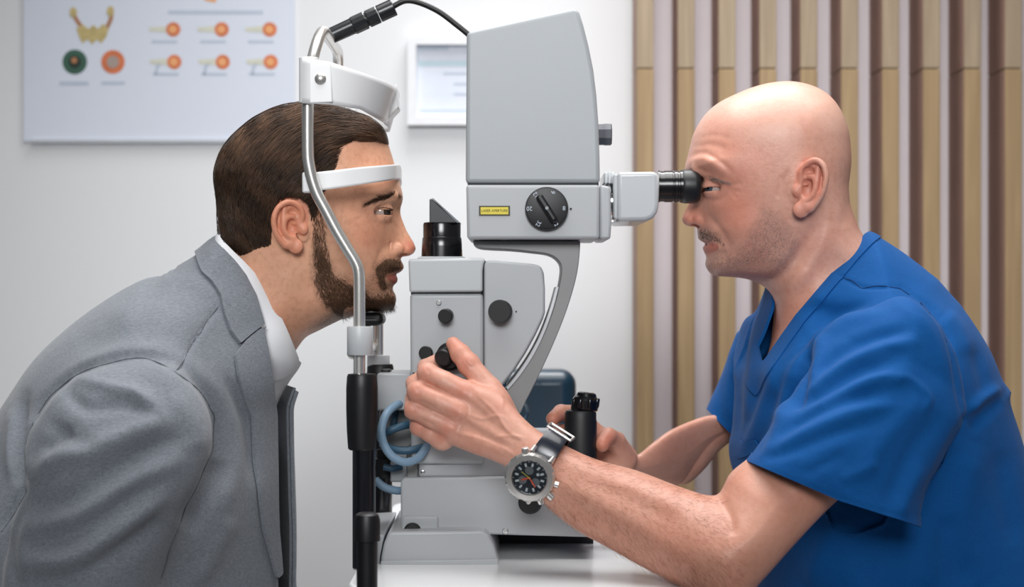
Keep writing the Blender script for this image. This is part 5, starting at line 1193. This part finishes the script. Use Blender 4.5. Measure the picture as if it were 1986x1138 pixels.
    eyes(root, [(1387, 364, 32.5)], 11.45, (-1, -0.9, 0.0), (70, 84, 96))
    doctor_hairs(root, F, out, ct, (hv, hn, hp))
    doctor_scrubs(root)
def doctor_hairs(root, F, out, ct, arm):
    hm = hair_mat('hair_grizzled', (70, 54, 48), (176, 164, 156))
    Fs = Surf(F_relief(F, out, ct), 0.0); Fs.extra = lambda q: strokes(q, [([(1420,525),(1470,525),(1520,500),(1550,455)], 2.0, 12)])
    L = []; R = []; T = []
    fl = [(1450,450,-.2,1),(1400,520,-.6,.8),(1500,520,-.7,.7),(1370,450,-.1,1),(1530,450,-.3,1)]
    for zi, (zp, nn) in enumerate([([(1480,395),(1515,405),(1540,440),(1556,480),(1530,525),(1490,548),(1435,538),(1390,534),(1372,515),(1376,496),(1405,492),(1425,478),(1450,440)], 3000),
                                   ([(1352,444),(1368,442),(1392,455),(1406,472),(1404,478),(1385,468),(1362,465),(1355,458)], 360)]):
        for sd in (-1, 1):
            m_ = nn if sd < 0 else nn//4
            seeds = feather(scatter(zp, m_, 80+zi+sd), zp, (34, 7)[zi]); m_ = len(seeds); g = grow(Fs, seeds, fl, 0.9+1.2*rng.random(m_)+zi*0.5, 4, sd, 0.35+rng.random(m_)*0.35, 0.5, 31+zi)
            k_ = np.linspace(0, 1, 4); L.append(g); R.append(np.full((m_, 1), 0.000075+0.00004*zi)*np.sqrt(np.clip(1-k_**2, 0.05, 1))[None]); T.append(rng.random(m_)*(0.95-0.6*zi))
    def pad(a, n): return a if a.shape[1] == n else a
    link('stubble', strand_mesh('stubble', np.concatenate(L), np.concatenate(R), np.concatenate(T), 3), hm, root)
    for sd in (-1, 1):
        seeds = scatter([(1346,338),(1360,338),(1385,345),(1412,352),(1414,357),(1385,352),(1360,346)], 150, 91+sd); k_ = np.linspace(0, 1, 5)
        g = grow(Fs, seeds, [(1350,340,.6,-.6),(1380,345,1,.2),(1410,355,.9,.5)], 3+3*rng.random(150), 5, sd, 2.6+rng.random(150), 0.3, 4)
        link('eyebrow', strand_mesh('brow', g, np.full((150, 1), 0.00011)*np.sqrt(np.clip(1-k_**2, 0.02, 1))[None], 0.3+rng.random(150)*0.7, 3), hm, root)
    # fine hairs on the near forearm
    hv, hn, hp = arm; z = inpoly(hp, [(985,900),(1050,850),(1200,905),(1400,970),(1450,1100),(1400,1180),(1200,1080),(1060,990)]); idx = np.where((z > 3) & (hn[:, 1] < -0.1))[0]
    idx = rng.choice(idx, min(2600, len(idx)), replace=False); d = np.array([0.75, 0.0, -0.62]); n = hn[idx]; t = d-n*(n@d)[:, None]; t += rng.normal(size=t.shape)*0.35; ln = 0.004+0.005*rng.random(len(idx))
    k_ = np.linspace(0, 1, 4); g = hv[idx][:, None]+t[:, None]*(ln[:, None]*k_[None])[:, :, None]+n[:, None]*(0.0011*np.sin(k_*2.6))[None, :, None]
    link('arm_hair', strand_mesh('arm_hair', g, np.full((len(idx), 1), 0.00006)*np.ones((1, 4)), np.full(len(idx), 0.1), 3), hair_mat('arm_hair_brown', (140, 88, 58), (170, 112, 76)), root)
def doctor_scrubs(root):
    blue = cloth_mat('scrubs_cotton', (2, 84, 152), (0, 62, 124), 1800, 0.8, 0.04, 0.5, 0.15)
    F = Field((190, -320, 560), (700, 260, 1125), 3.0)
    # torso: (px, py, half width, edge radius, mid depth)
    out = [(1676,450,0),(1709,468,10),(1773,513,15),(1823,563,20),(1867,614,25),(1905,677,30),(1927,733,35),(1942,751,35),(1941,774,35),(1962,836,35),(1988,925,35),(2030,1100,30),(2060,1420,30),(1500,1420,-10),(1478,1160,-20),(1450,980,-20),(1424,905,0),(1412,860,40),(1412,820,70),(1408,760,100),(1410,704,120),(1420,653,130),(1434,616,130),(1452,595,130),(1470,556,120),(1486,557,90),(1500,568,60),(1540,560,10),(1600,505,0),(1640,470,0)]
    ct = [(1660,480,68,28,0),(1630,530,80,28,0),(1700,500,90,46,0),(1590,580,92,40,-10),(1760,560,120,80,5),(1860,680,160,95,20),(1780,650,180,110,10),(1700,600,140,90,0),(1600,600,86,60,-10),(1560,640,84,60,-16),(1520,690,80,50,-20),(1490,720,78,40,-18),(1460,760,70,34,10),(1440,700,45,26,60),(1440,640,40,22,90),(1470,620,46,24,60),(1480,580,46,22,60),(1440,850,70,34,20),(1500,850,110,60,-20),(1600,900,150,90,-10),(1750,900,170,110,10),(1900,900,160,110,30),(1560,1100,140,90,-10),(1800,1150,170,110,20),(1980,1150,150,100,30),(1600,750,150,80,-20),(1540,760,110,60,-22),(1700,1350,170,120,10)]
    F.relief(out, ct, 0); Lt = F.last
    # far sleeve
    far = [(1440,640,150),(1418,672,158),(1404,712,165),(1388,752,168),(1372,788,168),(1352,850,168),(1420,880,160),(1470,840,150),(1480,720,140)]
    F.relief(far, [(1430,720,44,40,155),(1400,800,46,42,165),(1440,800,46,42,155)], 14)
    Ft = F.f.copy()
    # near sleeve
    near = [(1440,912,-205),(1462,868,-205),(1484,834,-205),(1510,800,-205),(1536,768,-200),(1556,730,-195),(1580,690,-190),(1620,640,-180),(1680,600,-165),(1747,574,-160),(1800,600,-160),(1845,672,-165),(1868,760,-170),(1868,818,-178),(1838,874,-188),(1787,969,-200),(1750,1060,-205),(1600,1080,-215),(1430,960,-210)]
    Sf = Field(F.lo, F.lo+F.h*(F.n-1), F.h); NEAR = [(1600,800,66,60,-200),(1700,700,66,70,-175),(1520,880,62,50,-212),(1650,920,64,60,-208),(1780,850,56,56,-190),(1800,720,56,60,-170),(1740,960,58,54,-204),(1600,700,46,44,-180)]
    Sf.relief(near, NEAR, 0); F.relief(near, NEAR, 10)
    v, q = F.mesh(2); nr = normals(v, q); p = proj(v)
    near_ = v[:, 1] < 0.05
    FOLDS = [
        ([(1747,560),(1798,592),(1832,640),(1848,690),(1858,750),(1868,812)], -2.6, 4.5), ([(1730,580),(1786,620),(1822,680),(1838,750)], 1.6, 10),
        ([(1621,530),(1672,557),(1747,556)], -1.2, 3), ([(1868,815),(1836,876),(1785,972)], -2, 5), ([(1880,800),(1905,775),(1940,752)], 3.5, 8), ([(1880,830),(1915,800),(1945,775)], -4, 8), ([(1868,816),(1895,800),(1930,770)], -2, 5),
        ([(1700,606),(1640,622),(1590,655),(1556,700),(1544,745)], 5.5, 9), ([(1680,590),(1620,610),(1572,645),(1545,690)], -4.0, 8), ([(1575,665),(1560,715),(1548,765),(1530,790)], -6.5, 7), ([(1600,650),(1586,700),(1572,740)], 2.5, 8),
        ([(1760,640),(1690,655),(1620,690),(1570,740)], -4.0, 9), ([(1770,662),(1700,680),(1630,715),(1570,765)], 4.2, 9),
        ([(1740,700),(1670,715),(1600,755),(1540,795)], -4.2, 9), ([(1760,725),(1690,738),(1620,775),(1550,805)], 4.0, 9),
        ([(1720,760),(1650,770),(1570,805),(1500,850)], -4.2, 9), ([(1740,785),(1670,795),(1590,825),(1510,868)], 3.2, 10), ([(1700,820),(1620,840),(1540,870),(1480,890)], -2.6, 9),
        ([(1800,760),(1745,815),(1700,870),(1660,930)], 2.6, 16), ([(1830,800),(1780,860),(1740,930),(1720,985)], -2.4, 14), ([(1720,745),(1760,735),(1800,770),(1790,800)], 2.0, 6), ([(1790,900),(1760,960),(1745,1000)], 2.5, 10),
        ([(1640,880),(1600,900),(1560,920)], -1.6, 8), ([(1690,905),(1640,925)], 1.5, 8),
        ([(1475,905),(1560,940),(1650,975),(1762,1006)], -0.5, 3),
        ([(1470,560),(1455,620),(1446,680),(1450,740)], -2.2, 6), ([(1440,640),(1436,690),(1430,750),(1432,830)], -3.2, 7), ([(1420,700),(1412,760),(1418,830)], 2, 7), ([(1470,640),(1462,700),(1455,760),(1452,820)], 2.6, 8),
        ([(1500,720),(1480,780),(1460,840),(1442,880)], 2.5, 9), ([(1515,740),(1495,800),(1475,850),(1455,890)], -2.8, 8), ([(1540,700),(1520,770),(1500,820)], 2.6, 9), ([(1480,740),(1465,790),(1452,830)], -2.0, 6),
        ([(1880,600),(1850,560),(1800,530)], 1.6, 14), ([(1830,610),(1860,640),(1880,690)], 3, 12), ([(1890,680),(1905,730),(1910,770)], -2, 9),
        ([(1900,860),(1870,940),(1860,1040),(1900,1138)], 4.0, 22), ([(1830,1000),(1850,1060),(1880,1138)], -3.5, 16), ([(1940,870),(1950,960),(1975,1060)], -3.0, 18), ([(1800,1010),(1790,1070),(1800,1138)], 3.0, 18), ([(1700,1010),(1680,1070),(1690,1138)], -2.5, 14), ([(1640,1000),(1600,1060),(1570,1138)], 3, 16)]
    def folded(v, nr, p): return v+nr*((1.3*strokes(p, FOLDS)+0.8*vnoise(v*1000, 30, 14)+0.35*vnoise(v*1000, 12, 18))*np.where(v[:, 1] < 0.05, 1, 0.5))[:, None]/1000
    v = folded(v, nr, p); t = tri(q)
    vn = [(1478,702),(1474,672),(1488,632),(1500,597),(1500,535),(1560,380),(1800,300),(1720,430),(1678,456),(1650,490),(1618,526),(1583,567),(1545,611),(1514,655),(1484,700)]
    s = -inpoly(p, vn)
    # sleeve hems: everything of the sleeve beyond the hem lines goes
    def beyond(a, b): a = np.array(a, float); b = np.array(b, float); n = np.array([-(b-a)[1], (b-a)[0]]); n /= np.linalg.norm(n); return (p-a)@n   # positive below the line
    def samp(f, vv): ix = np.clip(np.rint((vv*1000-F.lo)/F.h).astype(int), 0, F.n-1); return f[ix[:, 0], ix[:, 1], ix[:, 2]]
    mid_, _ = Surf(Lt).w(v[:, 0]*1000, v[:, 2]*1000, 0.0)
    farside = v[:, 1]*1000 > mid_
    s = np.where(farside, -inpoly(p, [(1502,545),(1515,590),(1560,600),(1650,500),(1680,456),(1700,430),(1640,400),(1480,500)]), s)
    hem = -(p[:, 1]-np.interp(p[:, 0], [1400, 1448, 1545, 1627, 1700, 1762, 1800], [866, 893, 934, 970, 993, 1013, 1028]))
    cls = samp(Sf.f, v-nr*0.004)-samp(Ft, v-nr*0.004)      # > 0 on the sleeve
    cls = np.where((v[:, 1] < -0.05) & (p[:, 0] < 1800), cls, -9)
    s = np.where(v[:, 1] < 0, np.minimum(s, np.maximum(hem, -cls-0.5)), s)
    fh = np.where((v[:, 1] > 0.100) & (p[:, 0] < 1425), -beyond((1374, 797), (1412, 836)), 99)
    s = np.minimum(s, fh)
    tf = Field(F.lo, F.lo+F.h*(F.n-1), F.h); tf.f = Ft; tv, tq = tf.mesh(2); tn = normals(tv, tq); tp = proj(tv)
    tc = samp(Sf.f, tv-tn*0.004)-samp(Ft, tv-tn*0.004); tc = np.where((tv[:, 1] < -0.05) & (tp[:, 0] < 1800) & (tp[:, 1] > 870), tc+16.0, -9)
    for _ in range(3):      # soften the class along the seam
        qq = tri(tq); acc = np.bincount(qq.ravel(), np.repeat(tc[qq].mean(1), 3), len(tv)); tc = acc/np.maximum(np.bincount(qq.ravel(), minlength=len(tv)), 1)
    tv = folded(tv-tn*0.0004, tn, tp)
    panel('side_cloth', tv, tri(tq), tc, blue, root, 0, 0)
    top = panel('scrub_top', v, t, s, blue, root, 0, 0.0018)
    thread = mat('seam_blue', (6, 52, 104), 0.9)
    for px in ([(1747,559),(1798,591),(1832,640),(1848,690),(1858,750),(1867,814)], [(1622,528),(1646,541),(1672,557),(1710,553),(1747,559)], [(1869,816),(1845,868),(1818,918),(1790,966)]):
        seam_line('seam', v, nr, p, px, thread, top, 0.0005)
    # neck band
    band = [(1467,768),(1450,738),(1454,680),(1466,630),(1482,592),(1488,545),(1560,380),(1800,380),(1720,450),(1697,470),(1666,502),(1635,538),(1600,579),(1562,623),(1531,667),(1501,712)]
    bs = np.minimum(inpoly(p, band), -inpoly(p, vn))
    panel('neck_band', v, t, np.where(farside, -5, bs), blue, root, 0.0016, 0.0016)
    hb = np.minimum.reduce([hem+0.5, 20-hem, cls, np.where((v[:, 1] < -0.125) & (p[:, 0] < 1790), 50, -50)])
    panel('sleeve_hem', v, t, hb, blue, root, 0.0010, 0.0014)
    pk = np.minimum(np.minimum(inpoly(p, [(1432,850),(1448,858),(1466,852),(1470,870),(1450,884),(1438,888),(1430,880)]), np.where(farside, -50, 50)), -cls-0.5)
    panel('chest_pocket', v, t, pk, blue, root, 0.0022, 0.0016)
build_doctor()
